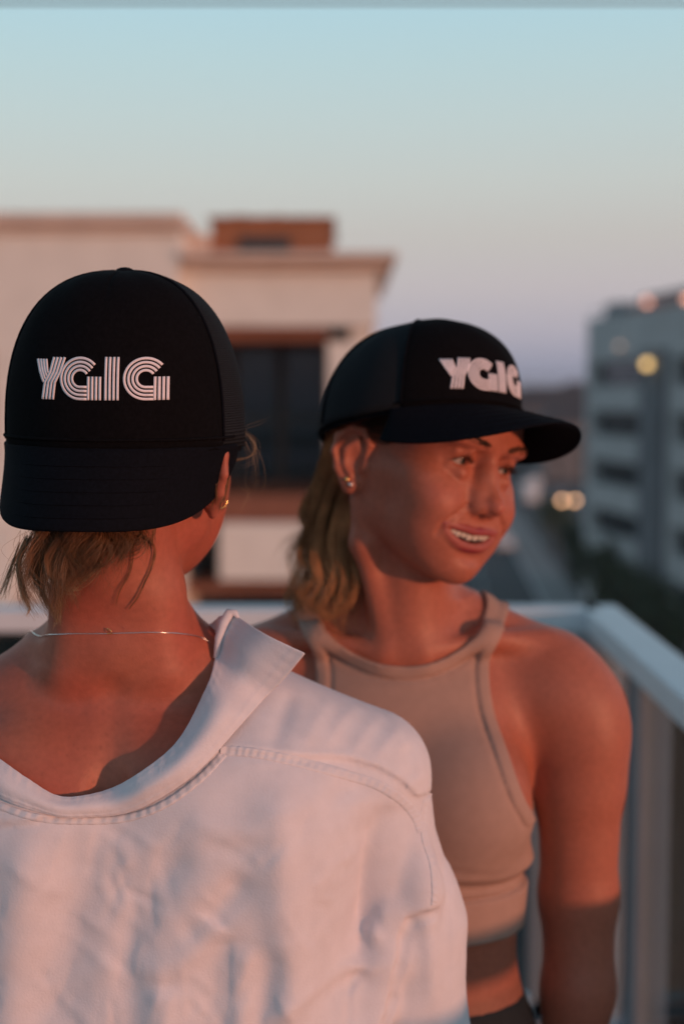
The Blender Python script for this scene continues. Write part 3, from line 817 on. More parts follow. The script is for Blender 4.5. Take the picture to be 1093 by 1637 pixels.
# lettering: every letter is four parallel strips, in units of the letter height
def glyphs():
    wl, pt = .052, .0925
    def arc(cx, cy, r, a0, a1, n=28):
        return [(cx+r*math.cos(R(a)), cy+r*math.sin(R(a))) for a in np.linspace(a0, a1, n)]
    out = []
    # Y
    for i in range(4):
        o = i*pt
        out.append([(.455+o, .985), (.365+o*.92, .64), (.225+o*.95, .40), (.165+o, 0)])
    for i in range(4):
        o = i*pt*.85
        out.append([(.0+o, .935), (.075+o*.88, .66), (.185+i*.040, .40+i*.072)])
    def gee(x0):
        cx, cy = x0+.53, .5
        for i in range(4):
            r = .5-wl/2-i*pt
            pts = arc(cx, cy, r, 42-i*3, 270)
            out.append(pts+[(x0+.70, cy-r)])
        for i in range(4):
            x = x0+.735+i*pt
            out.append([(x, .545), (x, 0)])
        return x0+.735+3*pt
    e = gee(.60)
    for i in range(4):
        x = e+.13+i*pt; out.append([(x, 1.0), (x, 0)])
    gee(e+.13+3*pt+.09)
    return out, wl
GLYPHS, GW = glyphs()

class Cap:
    """trucker cap in its own frame: base centre at the origin, front towards -Y"""
    def __init__(s, a=.098, b=.107, H=.146, n=2.3, brim_pitch=20, brim_len=.072, droop=3.0, lean=0.0, skew=0, flare=.10, span=76):
        s.span, s.skew, s.flare = R(span), R(skew), flare
        s.a, s.b, s.H, s.n, s.p, s.Lb, s.droop, s.lean = a, b, H, n, R(brim_pitch), brim_len, droop, lean
    def S(s, th, u, off=0.0):
        """crown point at azimuth th (0 = front) and rise u (0 rim .. pi/2 top)"""
        th = np.asarray(th, float); u = np.asarray(u, float)
        w = np.clip(np.cos(u), 0, 1)**(2/s.n); h = np.sin(np.clip(u, 0, math.pi/2))**(2/s.n)
        front = np.exp(-(th/1.05)**4)
        # the foam front stands a little proud and straighter than the soft sides
        w = w*(1+.018*front*np.sin(2*u))
        z = s.H*h - .006*(1-np.cos(th))*np.cos(u)*.5
        y = -s.b*np.cos(th)*w + s.lean*h
        return np.stack([(s.a+off)*np.sin(th)*w, y-off*np.cos(th)*w, z+off*h], -1)
    def build(s, root):
        TS = R(63)
        def patch(name, t0, t1, m, off=0.0, nu=40, nv=30, wr=0.0):
            T, U = np.meshgrid(np.linspace(t0, t1, nu), np.linspace(0, math.pi/2*.985, nv), indexing='ij')
            G = s.S(T, U, off)
            if wr:
                G = G*(1+wr*np.sin(T*9+U*4)[..., None]*np.sin(U*2)[..., None])
            o = grid_obj(name, G, m, root, thick=.0016, offset=-1)
            uvl = o.data.uv_layers.new(name='cloth')
            li = np.empty(len(o.data.loops), np.int32); o.data.loops.foreach_get('vertex_index', li)
            uv = np.stack([T.ravel()*s.a*10, np.sin(U.ravel())*s.H*10], 1)[li]
            uvl.data.foreach_set('uv', uv.ravel().astype(np.float32)); return o
        # foam front with a shallow crease at the top
        for t0, t1 in ((-TS, TS),):
            T, U = np.meshgrid(np.linspace(t0, t1, 81), np.linspace(0, math.pi/2*.985, 50), indexing='ij')
            cr = np.exp(-(T/.03)**2)*np.clip((U-.75)/.5, 0, 1)
            sm = np.exp(-((np.abs(T)-TS)/.05)**2)
            G = s.S(T, U, 0.0012)
            G = G*(1-(.007*cr+.006*sm)[..., None])
            G += (np.sin(T*7+2*U)*np.sin(U*5+T*3)*.0008)[..., None]*np.array((0, -1, .3))
            grid_obj('front_panel', G, CAP, root, thick=.003, offset=-1)
        for t0, t1 in ((TS, R(122)), (R(122), R(180)), (-R(122), -TS), (-R(180), -R(122))):
            patch('mesh_panel', t0+.004, t1-.004, CAP_MESH, 0, wr=.0035)
        for t in (TS, -TS, R(122), -R(122), R(180)):
            mb = MB(); mb.tube(s.S(np.full(22, t), np.linspace(0.02, math.pi/2*.975, 22), .0010), .0013, 6)
            mb.build('seam', CAP_BRIM, root, smooth=True)
        mb = MB(); top = s.S(0, math.pi/2); mb.ball((0, s.lean, top[2]-.0005), .0088, 16, 8, (1, 1, .55)); mb.build('button', CAP_BRIM, root, smooth=True)
        # inner sweatband
        T = np.linspace(-math.pi, math.pi, 90); G = np.stack([s.S(T, np.full(90, z), -.004) for z in (0.0, .02, .05)], 1)
        G[:, 0, 2] -= .004
        grid_obj('sweatband', G, CAP_BRIM, root, thick=.0015)
        # brim: outline in plan, then pitched and bent
        BT = s.span; nu, nv = 64, 14
        th = np.linspace(-BT, BT, nu); w = np.linspace(0, 1, nv)
        shape = (1-np.abs(th/BT)**3.2)**.62
        T, Wv = np.meshgrid(th, w, indexing='ij'); E = s.Lb*shape[:, None]*Wv
        base = s.S(T, np.zeros_like(T)+.015, .0005)
        flare = 1+s.flare*Wv*np.abs(np.sin(T))
        fwd = np.array((-math.cos(s.p)*math.sin(s.skew)-.25*math.sin(s.skew), -math.cos(s.p)*math.cos(s.skew), -math.sin(s.p))); nd = np.array((0, math.sin(s.p), -math.cos(s.p)))
        bend = s.droop*base[..., 0]**2*Wv**.7
        G = base*np.stack([flare, np.ones_like(flare), np.ones_like(flare)], -1)+E[..., None]*fwd+bend[..., None]*nd
        G[..., 2] -= .002
        grid_obj('brim', G, CAP_BRIM, root, thick=.0032, offset=0, sub=1)
        s.brimG = G
        # rows of stitching on the brim
        st = MB()
        for q in (3, 5, 7, 9, 11):
            P = G[4:-4, q]+(-nd)*.0019
            st.tube(P, .00045, 4)
        st.build('brim_stitching', CAP_BRIM, root, smooth=True)
        # piping where brim and crown meet
        st = MB(); P = s.S(np.linspace(-BT, BT, 120), np.full(120, .03), -.0014+.0040*(1-(np.linspace(-1, 1, 120))**8)); rr = [.0011+.0004*(i % 2) for i in range(120)]
        st.tube(P, rr, 6); st.build('braid', CAP, root, smooth=True)
    def print_text(s, root, x0, z0, h, wscale=1.0):
        """multi-line letters printed on the front panels"""
        for name, rng in (('letter', range(0, 8)), ('letter', range(8, 16)), ('letter', range(16, 20)), ('letter', range(20, 28))):
            VV = []; QQ = []; base = 0
            for gi in rng:
                P = np.array(GLYPHS[gi], float)
                out = [P[0]]
                for a, b in zip(P[:-1], P[1:]):
                    k = max(1, int(np.linalg.norm(b-a)/.06)); out += [a+(b-a)*j/k for j in range(1, k+1)]
                P = np.array(out); T = np.gradient(P, axis=0); T /= np.linalg.norm(T, axis=1)[:, None]
                N = np.stack([-T[:, 1], T[:, 0]], 1)*GW/2*1.12
                for sgn in (1, -1):
                    Q2 = P+N*sgn
                    X = x0+Q2[:, 0]*h*wscale; Z = z0+Q2[:, 1]*h
                    # find the panel point with this x and z
                    th = np.arcsin(np.clip(X/s.a, -.97, .97)); u = np.full(len(X), .4)
                    for _ in range(30):
                        C = s.S(th, u, .0018)
                        u = np.clip(u+(Z-C[:, 2])/s.H*.8, 0.01, 1.5); th = th+(X-C[:, 0])/s.a*.9
                    VV.append(s.S(th, u, .0018))
                n = len(P); i = np.arange(n-1)+base
                QQ.append(np.stack([i, i+n, i+n+1, i+1], 1)); base += 2*n
            me = np_mesh(name, np.concatenate(VV), np.concatenate(QQ)); me.materials.append(PRINT)
            o = bpy.data.objects.new(name, me); link(o, root)
            sd = o.modifiers.new('solid', 'SOLIDIFY'); sd.thickness = .0007; sd.offset = 0
# ------------------------------------------------------------------ the woman facing the camera, looking over her left shoulder
HB = Frame((.081, 1.450, 1.5240), (9, 11, 41))
person_b = thing('person', 'smiling woman in a tan crop top facing the camera and looking off to one side', 'person', (.06, 1.48, 0))
def inv_parent(o, root):
    o.parent = root; o.matrix_parent_inverse = Matrix.Translation(-root.location); return o

vb = Vol(axis((-.25, -.055, .005), (-.055, .215, .0016), (.215, .33, .004)),
         axis((1.30, 1.335, .003), (1.335, 1.56, .0016), (1.56, 1.63, .005)),
         axis((.60, 1.36, .005), (1.36, 1.40, .003), (1.40, 1.66, .0016)))
BX = .062
levels_b = [(.80, BX, 1.485, .160, .105), (.90, BX, 1.48, .150, .098), (1.00, BX, 1.475, .124, .085), (1.08, BX, 1.47, .126, .086), (1.16, BX, 1.475, .134, .092),
            (1.24, BX, 1.485, .138, .090), (1.30, BX, 1.495, .130, .078), (1.345, BX, 1.505, .095, .058), (1.375, BX, 1.50, .058, .045)]
vb.loft(levels_b, 2.2, .02)
for s in (-1, 1):
    vb.ell(ID, (BX+s*.066, 1.405, 1.190), (.062, .050, .066), .035, (0, 0, s*-12))
    vb.cone(ID, (BX+s*.045, 1.505, 1.365), (BX+s*.150, 1.500, 1.312), .036, .040, .035)
    vb.ell(ID, (BX+s*.172, 1.485, 1.283), (.052, .050, .056), .035)
    vb.chain(ID, [(BX+s*.022, 1.432, 1.337), (BX+s*.085, 1.447, 1.350), (BX+s*.150, 1.478, 1.340)], [.009, .008, .010], .016)
    sculpt_arm(vb, [(BX+s*.180, 1.482, 1.272), (BX+s*.191, 1.487, 1.19), (BX+s*.193, 1.498, 1.06), (BX+s*.193, 1.490, .96), (BX+s*.186, 1.478, .82)], [.049, .0455, .040, .037, .026], .018)
    vb.ell(ID, (BX+s*.196, 1.480, 1.245), (.046, .048, .060), .02)
    sculpt_hand(vb, (BX+s*.186, 1.474, .83), -s)
# neck
nk = HB.w((0, .030, -.045))
vb.cone(ID, nk, (BX+.002, 1.500, 1.352), .050, .056, .025)
vb.cone(ID, HB.w((0, -.012, -.070)), (BX+.004, 1.458, 1.345), .030, .036, .03)
# the two neck muscles down to the notch, collar hollows
for s in (-1, 1):
    vb.chain(ID, [HB.w((s*.058, .018, -.030)), HB.w((s*.048, .006, -.085)), (BX+s*.014, 1.438, 1.338)], [.013, .012, .008], .014)
MOUTH = sculpt_head(vb, HB)
ears = {}
for s in (-1, 1): ears[s] = sculpt_ear(vb, HB, s)

def skin_b(V):
    P = HB.l(V); c = np.tile(np.array((.385, .124, .077)), (len(V), 1))
    def blend(wt, col):
        nonlocal c
        wt = np.clip(wt, 0, 1)[:, None]; c = c*(1-wt)+np.array(col)*wt
    near = (np.abs(P) < .14).all(1)
    for s in (-1, 1):
        d = np.linalg.norm((P-np.array((s*.045, -.072, -.018)))/(.024, .03, .018), axis=1); blend((1-d)*.55*near, (.47, .092, .062))
    d = np.linalg.norm((P-np.array((0, -.111, -.016)))/(.015, .02, .013), axis=1); blend((1-d)*.6*near, (.47, .096, .066))
    du, tu = seg_dist(P, MOUTH['up']); dl, tl_ = seg_dist(P, MOUTH['lo']); tx = np.linspace(0, 1, 15)
    ed = np.minimum(du-np.interp(tu, tx, MOUTH['ru']), dl-np.interp(tl_, tx, MOUTH['rl'])); blend((.0026-ed)/.0018*near, (.26, .030, .044))
    inside = (np.abs(P[:, 0]+.0065) < .033) & (P[:, 1] > np.interp(P[:, 0], MOUTH['xs'], MOUTH['sk'])+.0035) & (P[:, 1] < -.05) & (P[:, 2] > np.interp(P[:, 0], MOUTH['xs'], MOUTH['lo'][:, 2])-.003) & (P[:, 2] < np.interp(P[:, 0], MOUTH['xs'], MOUTH['up'][:, 2])+.003)
    blend(inside*1.0, (.09, .018, .016))
    return c
body_b = inv_parent(vol_obj('body', vb, SKIN, None, 2, skin_b), person_b)

# eyes, teeth, brows, lashes
GAZE = R(14)
for s in (-1, 1):
    e = HB.w((s*.0315, -.0688, .0203)); r = .0122
    th = np.linspace(0, math.pi, 33); ph = np.linspace(0, 2*math.pi, 49)[:-1]
    T, Ph = np.meshgrid(th, ph, indexing='ij')
    dirs = np.stack([np.sin(T)*np.cos(Ph), -np.cos(T), np.sin(T)*np.sin(Ph)], -1)
    rr = r*(1+.075*np.exp(-(T/.50)**4))
    Rz = np.array(Matrix.Rotation(GAZE, 3, 'Z')); P = (dirs*rr[..., None]) @ Rz.T
    P = e+P @ HB.M.T
    o = grid_obj('eye', P.transpose(1, 0, 2), EYE, None, closed_u=True)
    Tc = T.T.ravel(); c = np.ones((len(Tc), 4), np.float32); c[:, :3] = (.40, .34, .31)
    iris = Tc < .47; c[iris, :3] = (.06, .05, .035); c[(Tc < .47) & (Tc > .41), :3] = (.03, .025, .02); c[Tc < .20, :3] = .004
    at = o.data.color_attributes.new('tint', 'FLOAT_COLOR', 'POINT'); at.data.foreach_set('color', c.ravel()); inv_parent(o, person_b)
for k in (-6, -5, -4, -3, -2, -1, 1, 2, 3, 4, 5, 6):
    x = math.copysign((.0042, .0118, .0184, .0242, .0292, .0335)[abs(k)-1], k)
    wd, h = ((.0043, .0118), (.0036, .0108), (.0036, .0110), (.0033, .0095), (.0031, .0085), (.003, .007))[abs(k)-1]; x -= .004; h *= .93
    y = float(np.interp(x, MOUTH['xs'], MOUTH['sk']))+.0052; zt_ = float(np.interp(x, MOUTH['xs'], MOUTH['up'][:, 2]))
    if abs(x+.0065) > .031: continue
    mb = MB(); mb.ball((0, 0, 0), 1, 12, 8)
    V = np.array(mb.v); V = np.sign(V)*np.abs(V)**.62
    V = V*(wd*.94, .0032, h*.5); a = math.atan(-2*11*x)
    ca, sa = math.cos(-a), math.sin(-a); V = np.stack([V[:, 0]*ca-V[:, 1]*sa, V[:, 0]*sa+V[:, 1]*ca, V[:, 2]], 1)
    V = V+(x, y, zt_-h*.44)
    mb.v = [tuple(HB.w(p)) for p in V]
    inv_parent(mb.build('tooth', TOOTH, None, smooth=True), person_b)
for s in (-1, 1):
    P = []
    for i in range(150):
        t = RNG.random(); q = RNG.normal(0, .0016)
        x = s*(.012+.040*t); z = .0385+.0065*math.sin(t*2.2)-t*t*.006+q*(1-.5*t)
        a = np.array((x, -.098+.9*t*.02, z)); a = vb.project(HB.w(a)[None], .0004)[0]
        d = HB.M @ np.array((s*.8, .25, .35-.6*t)); d /= np.linalg.norm(d)
        b = vb.project((a+d*.0065)[None], .0012)[0]; P.append([a, (a+b)/2+HB.M @ np.array((0, -.0006, 0)), b])
    inv_parent(strands('eyebrow', P, .00028, HAIR_DARK, None, 5), person_b)
    P = []
    for i in range(60):
        t = i/59; x = s*(.0200+.0245*t); z = .0185+.0052*math.sin(math.pi*min(1, t*.95+.03))-.001*t
        y = -.0835+.30*(abs(x)-.031)**2*60+ .0045*max(0, t-.5)
        a = HB.w((x, y, z)); d = np.array((s*(t-.35)*.5, -1, .25+.3*RNG.random()))*(.0050+.002*t)
        P.append([a, a+HB.M @ (d*.55+(0, 0, -.0010)), a+HB.M @ d])
    inv_parent(strands('eyelashes', P, .00022, HAIR_DARK, None, 5), person_b)

# crop top: the body surface lifted a little, cut at the neckline, the armholes and the hem
def neck_cut(X, Y, Z):
    """> 0 inside the neck opening"""
    return .0745-np.sqrt(((X-(BX+.000))*.81)**2+((Z-1.397)*1.05)**2) - .10*np.clip(Y-1.48, 0, 1)
def arm_cut(X, Y, Z):
    """> 0 outside the armhole edge"""
    ax = np.abs(X-BX)
    edge = np.interp(Z.ravel(), zf_, ef_)[None, None, :]
    return np.minimum(ax-edge, Z-1.174+0*ax)
zf_ = np.linspace(1.10, 1.46, 90)
ef_ = smooth_interp(zf_, [1.10, 1.172, 1.205, 1.245, 1.292, 1.335, 1.385, 1.46], [.150, .134, .117, .103, .090, .092, .121, .150])
HEM = 1.045
vt = Vol(axis((-.13, .26, .0024)), axis((1.33, 1.60, .0024)), axis((1.00, 1.41, .0024)))
X, Y, Z = vt.x[:, None, None], vt.y[None, :, None], vt.z[None, None, :]
g = np.stack(np.meshgrid(vt.x, vt.y, vt.z, indexing='ij'), -1).reshape(-1, 3)
Dt = np.concatenate([vb.sample(c) for c in np.array_split(g, 12)]).reshape(vt.D.shape)
nc, ac = neck_cut(X, Y, Z)+0*Dt, arm_cut(X, Y, Z)+0*Dt
edge = np.minimum(-nc, np.where(Z > 1.174, -ac, .5))
# armless copy of the torso so that the cloth does not climb over the arm
tor = Vol(vt.x, vt.y, vt.z); tor.loft(levels_b, 2.2, .02)
for s in (-1, 1):
    tor.ell(ID, (BX+s*.066, 1.405, 1.190), (.062, .050, .066), .035, (0, 0, s*-12))
    tor.cone(ID, (BX+s*.045, 1.505, 1.365), (BX+s*.150, 1.500, 1.312), .036, .040, .035)
base = np.where(Z > 1.24, np.minimum(Dt, tor.D), tor.D)
off = .0034+.0016*np.clip((.0135-edge)/.003, 0, 1)-.0022*np.exp(-((edge-.0155)/.0018)**2)
bandw = np.clip((HEM+.047-Z)/.003, 0, 1); off = off+.0015*bandw-.003*np.exp(-((Z-(HEM+.049))/.0022)**2)
# folds under the bust
wav = np.sin((X-BX)*26+1.0)*.004
off = off+.0030*np.exp(-((Z-1.118-wav)/.007)**2)-.0028*np.exp(-((Z-1.106-wav*1.3)/.006)**2)+.0016*np.exp(-((Z-1.130-2*wav)/.008)**2)
off = off+.0007*np.sin(X*90+Z*40)*np.sin(Z*120-X*30)*np.exp(-((Z-1.12)/.03)**2)
vt.D = np.maximum(np.maximum(np.maximum(base-off, nc), Z-1.398), np.maximum(np.where(Z > 1.174, ac, -.5), HEM-Z)).astype(np.float32)
vt.D[:, :, 0] = vt.D[:, :, -1] = .1
top = inv_parent(vol_obj('crop_top', vt, TAN_RIB, None, 1), person_b)

# leggings and shoes (below the frame)
vl = Vol(axis((-.16, .27, .006)), axis((1.33, 1.66, .006)), axis((.02, .99, .006)))
vl.loft([(.70, BX, 1.49, .150, .115), (.80, BX, 1.485, .162, .109), (.90, BX, 1.48, .154, .102), (.972, BX, 1.476, .130, .089)], 2.2, .01)
for s in (-1, 1):
    vl.chain(ID, [(BX+s*.080, 1.49, .80), (BX+s*.082, 1.47, .50), (BX+s*.085, 1.50, .12), (BX+s*.085, 1.50, .05)], [.088, .058, .038, .038], .03)
inv_parent(vol_obj('leggings', vl, BLACK_KNIT, None, 1), person_b)
def shoes(cx, cy, dy, root, dx=.085):
    for s in (-1, 1):
        v = Vol(axis((cx+s*dx-.06, cx+s*dx+.06, .005)), axis((cy-.22, cy+.22, .005)), axis((-.01, .13, .005)))
        v.chain(ID, [(cx+s*dx, cy-dy*.04, .05), (cx+s*dx, cy+dy*.06, .045), (cx+s*dx, cy+dy*.17, .032)], [.045, .042, .034], .02)
        v.D = np.maximum(v.D, .004-v.z[None, None, :]+0*v.D)
        o = vol_obj('shoe', v, SHOE, None, 1); inv_parent(o, root)
shoes(BX, 1.50, -1, person_b)

# hair behind the ear, curling at the ends
def hair_paths(n, roots, mids, ends, spread, curl, jitter=.004, tw=8.0, phase=None):
    out = []
    for i in range(n):
        t = RNG.random(); k = lambda A: catmull(np.array(A), 50)[int(t*49)]
        a, b, c = k(roots), k(mids), k(ends)
        clump = (int(t*9)*2.399)
        a = a+RNG.normal(0, jitter, 3); b = b+RNG.normal(0, spread*.7, 3); c = c+RNG.normal(0, spread, 3)
        ph = clump+RNG.normal(0, .5) if phase is None else phase+RNG.normal(0, .28); rr = curl*(.6+.8*RNG.random())
        pts = [a]; m = 15; L_ = .75+.35*RNG.random()
        for j in range(1, m):
            q = j/(m-1)*L_; base = (1-q)**2*a+2*q*(1-q)*b+q*q*c
            w = rr*q**1.3; pts.append(base+np.array((math.cos(ph+q*tw), math.sin(ph+q*tw), .6*math.sin(ph*1.3+q*tw*.9)))*w)
        out.append(pts)
    return out
hw = lambda x, y, z: HB.w((x, y, z))
def pb(px, py, Y): return W(px, py, Y)
rootsB = [hw(-.068, .052, .020), hw(-.056, .075, .015), hw(-.030, .096, .010), hw(.010, .105, .010)]
midsB = [pb(556, 850, 1.475), pb(535, 830, 1.49), pb(515, 820, 1.50), pb(510, 810, 1.54)]
endsB = [pb(560, 985, 1.435), pb(535, 985, 1.45), pb(500, 965, 1.49), pb(500, 900, 1.53)]
BLONDE = mat('blonde_hair', (.47, .235, .11), rough=.5, var=.5, vscale=25, spec=.2)
H1 = hair_paths(700, rootsB, midsB, endsB, .010, .012)
inv_parent(strands('hair', H1, .00032, mat('ash_blonde_hair', (.42, .19, .08), rough=.5, var=.5, vscale=25, spec=.2), None, 20), person_b)
H2 = []
for (e_, n_, cr) in (((484, 968), 110, .012), ((500, 985), 110, .013), ((520, 985), 120, .013), ((542, 985), 110, .012), ((480, 890), 80, .012), ((496, 925), 110, .014), ((525, 950), 110, .013), ((565, 960), 80, .009)):
    e0 = pb(e_[0], e_[1], 1.44+.0009*abs(e_[0]-540)); rt = [hw(-.072, .048, .012), hw(-.060, .072, .010), hw(-.045, .088, .006)]
    md = pb(.5*e_[0]+.5*540-22, 820+.15*(e_[1]-900), 1.475)
    H2 += hair_paths(n_, rt, [md, md+(-.006, .012, 0)], [e0, e0+(-.004, .006, .006)], .0030, cr*1.2, tw=RNG.uniform(9, 13), phase=RNG.uniform(0, 6))
inv_parent(strands('loose_hair', H2, .00030, BLONDE, None, 34), person_b)
# hair at the temple under the cap, scalp hair under the mesh
P = []
for i in range(420):
    t = RNG.random(); y = -.050+.040*t; z = .046-.012*RNG.random()-.012*math.exp(-((t-.45)/.2)**2)
    a = hw(-.090, y, .052+.004*RNG.random()); b = hw(-.085, y+.012, z); c = hw(-.082, y+.026, z-.002)
    pts = vb.project(np.array([a, b, c]), .0012+.002*RNG.random(), 8); ok = np.abs(vb.sample(pts)).max() < .006 and np.linalg.norm(pts-np.array([a, b, c]), axis=1).max() < .035
    if ok: P.append(list(pts))
inv_parent(strands('temple_hair', P, .00030, HAIR_DARK, None, 8), person_b)
P = []
for i in range(900):
    az = R(RNG.uniform(128, 232)); u = RNG.uniform(-.01, .05)
    a = hw(.09*math.sin(az), .014-.11*math.cos(az), u+.02); b = hw(.088*math.sin(az), .014-.108*math.cos(az), u-.02); c = hw(.084*math.sin(az), .014-.10*math.cos(az), u-.05)
    pts = vb.project(np.array([a, b, c]), .002+.004*RNG.random(), 8)
    if np.linalg.norm(pts-np.array([a, b, c]), axis=1).max() < .03: P.append(list(pts))
inv_parent(strands('nape_hair', P, .00035, HAIR, None, 8), person_b)

cap_b = thing('trucker_cap', 'black cap worn brim forward, with soft focus white letters partly turned away', 'cap', (.077, 1.446, 1.569),
              group='black trucker caps')
CB = Cap(H=.101, n=2.4, brim_pitch=20, brim_len=.077, droop=4.0, lean=-.012, a=.097, b=.106, span=68)
CB.build(cap_b); CB.print_text(cap_b, -.0640, .015, .031)
cap_b.rotation_euler = (Matrix.Rotation(R(49), 3, 'Z') @ Matrix.Rotation(R(-9), 3, 'X') @ Matrix.Rotation(R(8), 3, 'Y')).to_euler()
# two ear studs
g, pf = ears[-1]
for i, (y, z) in enumerate(((.0035, -.0205), (-.0015, -.0245))):
    c = vb.project(g.w(pf(y, z, .012))[None], .0012)[0]
    st = thing('ear_stud', ['upper of two small round ear studs beside the smiling woman\'s cheek', 'lower of two small round ear studs, nearer the smiling woman\'s jaw'][i], 'earring', tuple(c), group='ear studs')
    mb = MB(); mb.ball((0, 0, 0), .0026, 14, 10); mb.build('bead', SILVER if i else GOLD, st, smooth=True)
    mb = MB(); d = HB.M @ np.array((.006, 0, 0)); mb.tube([(0, 0, 0), tuple(d)], .0005, 6); mb.build('post', SILVER, st, smooth=True)
# ------------------------------------------------------------------ the woman seen from behind
AX, AY = -.190, 1.225
person_a = thing('person', 'woman seen from behind in a loose white shirt slipped off her neck, head turned slightly', 'person', (AX, AY, 0))
HA = Frame((-.182, 1.226, 1.535), (2, 0, 180-13))
va = Vol(axis((-.45, -.31, .005), (-.31, -.06, .002), (-.06, .12, .004)),
         axis((1.07, 1.13, .003), (1.13, 1.36, .0025), (1.36, 1.42, .005)),
         axis((.62, 1.20, .008), (1.20, 1.40, .0025), (1.40, 1.72, .0022)))
va.loft([(.82, AX, 1.235, .160, .112), (.95, AX, 1.235, .145, .095), (1.05, AX, 1.235, .125, .088), (1.15, AX, 1.232, .140, .098), (1.24, AX, 1.232, .158, .101),
         (1.30, AX, 1.236, .155, .090), (1.345, AX, 1.243, .105, .066), (1.375, AX, 1.243, .066, .054)], 2.25, .02)
for s in (-1, 1):
    va.cone(ID, (AX+s*.038, 1.236, 1.372), (AX+s*.150, 1.250, 1.292), .038, .046, .035)
    va.ell(ID, (AX+s*.175, 1.250, 1.265), (.050, .048, .052), .03)
    va.ell(ID, (AX+s*.085, 1.170, 1.245), (.062, .040, .075), .04, (0, 0, s*14))         # shoulder blades
    va.chain(ID, [(AX+s*.190, 1.255, 1.255), (AX+s*.210, 1.252, 1.14), (AX+s*.222, 1.248, 1.02), (AX+s*.225, 1.225, .92), (AX+s*.220, 1.20, .82)], [.046, .044, .039, .036, .026], .018)
    sculpt_hand(va, (AX+s*.220, 1.195, .83), -s)
va.cone(ID, HA.w((0, .032, -.050)), (AX, 1.240, 1.362), .0500, .0570, .03)
va.ell(ID, (AX, 1.182, 1.385), (.020, .014, .016), .03)                                     # the bump at the base of the neck
va.chain(ID, [(AX, 1.128, 1.20), (AX, 1.132, 1.28), (AX, 1.163, 1.35)], [.006, .006, .004], .02, 'sub')   # spine furrow
for s in (-1, 1):
    va.chain(ID, [HA.w((s*.026, .078, -.028)), (AX+s*.030, 1.192, 1.43), (AX+s*.040, 1.190, 1.37)], [.015, .014, .014], .03)
sculpt_head(va, HA, False)
for s in (-1, 1): ears[(s, 'a')] = sculpt_ear(va, HA, s)
def skin_a(V):
    c = np.tile(np.array((.385, .124, .077)), (len(V), 1))
    w_ = .5+.5*np.sin(V[:, 0]*52+V[:, 2]*33)*np.sin(V[:, 2]*47-V[:, 0]*29+1); c[:, 1:] *= (1-.20*w_)[:, None]
    for i in range(230):                                    # freckles and small marks
        p = np.array((AX+RNG.normal(0, .08), 1.14, 1.31+RNG.normal(0, .05))); r = RNG.uniform(.0011, .0024)
        d = np.hypot(V[:, 0]-p[0], V[:, 2]-p[2]); w = (np.clip(1-d/r, 0, 1)*RNG.uniform(.15, .4))[:, None]
        c = c*(1-w)+np.array((.17, .05, .035))*w
    return c
inv_parent(vol_obj('body', va, SKIN, None, 2, skin_a), person_a)

# ---- shirt: a loose shell round the torso, with folds
vs = Vol(axis((-.47, -.40, .006), (-.40, .135, .0026)), axis((1.06, 1.24, .0026), (1.24, 1.42, .005)), axis((.78, 1.02, .008), (1.02, 1.40, .0026)))
SX = -.178
vs.loft([(.76, SX, 1.235, .225, .150), (.90, SX, 1.235, .215, .140), (1.02, SX, 1.232, .214, .130), (1.12, SX, 1.232, .214, .124), (1.20, SX, 1.232, .212, .118),
         (1.27, SX, 1.238, .200, .106), (1.31, SX, 1.245, .178, .088), (1.345, SX, 1.25, .130, .064), (1.375, SX, 1.25, .085, .052)], 2.5, .01)
for s in (-1, 1):
    vs.cone(ID, (SX+s*.085, 1.247, 1.308), (SX+s*.200, 1.252, 1.262), .050, .058, .03)
    vs.ell(ID, (SX+s*.085, 1.170, 1.235), (.070, .050, .085), .05, (0, 0, s*14))
tors = vs.D.copy()
slv = Vol(vs.x, vs.y, vs.z)
for s in (-1, 1):
    slv.chain(ID, [(SX+s*.192, 1.254, 1.255), (SX+s*.229, 1.258, 1.12), (SX+s*.236, 1.250, 1.00), (SX+s*.226, 1.220, .86)], [.060, .0585, .058, .054], .02)
X, Y, Z = vs.x[:, None, None], vs.y[None, :, None], vs.z[None, None, :]
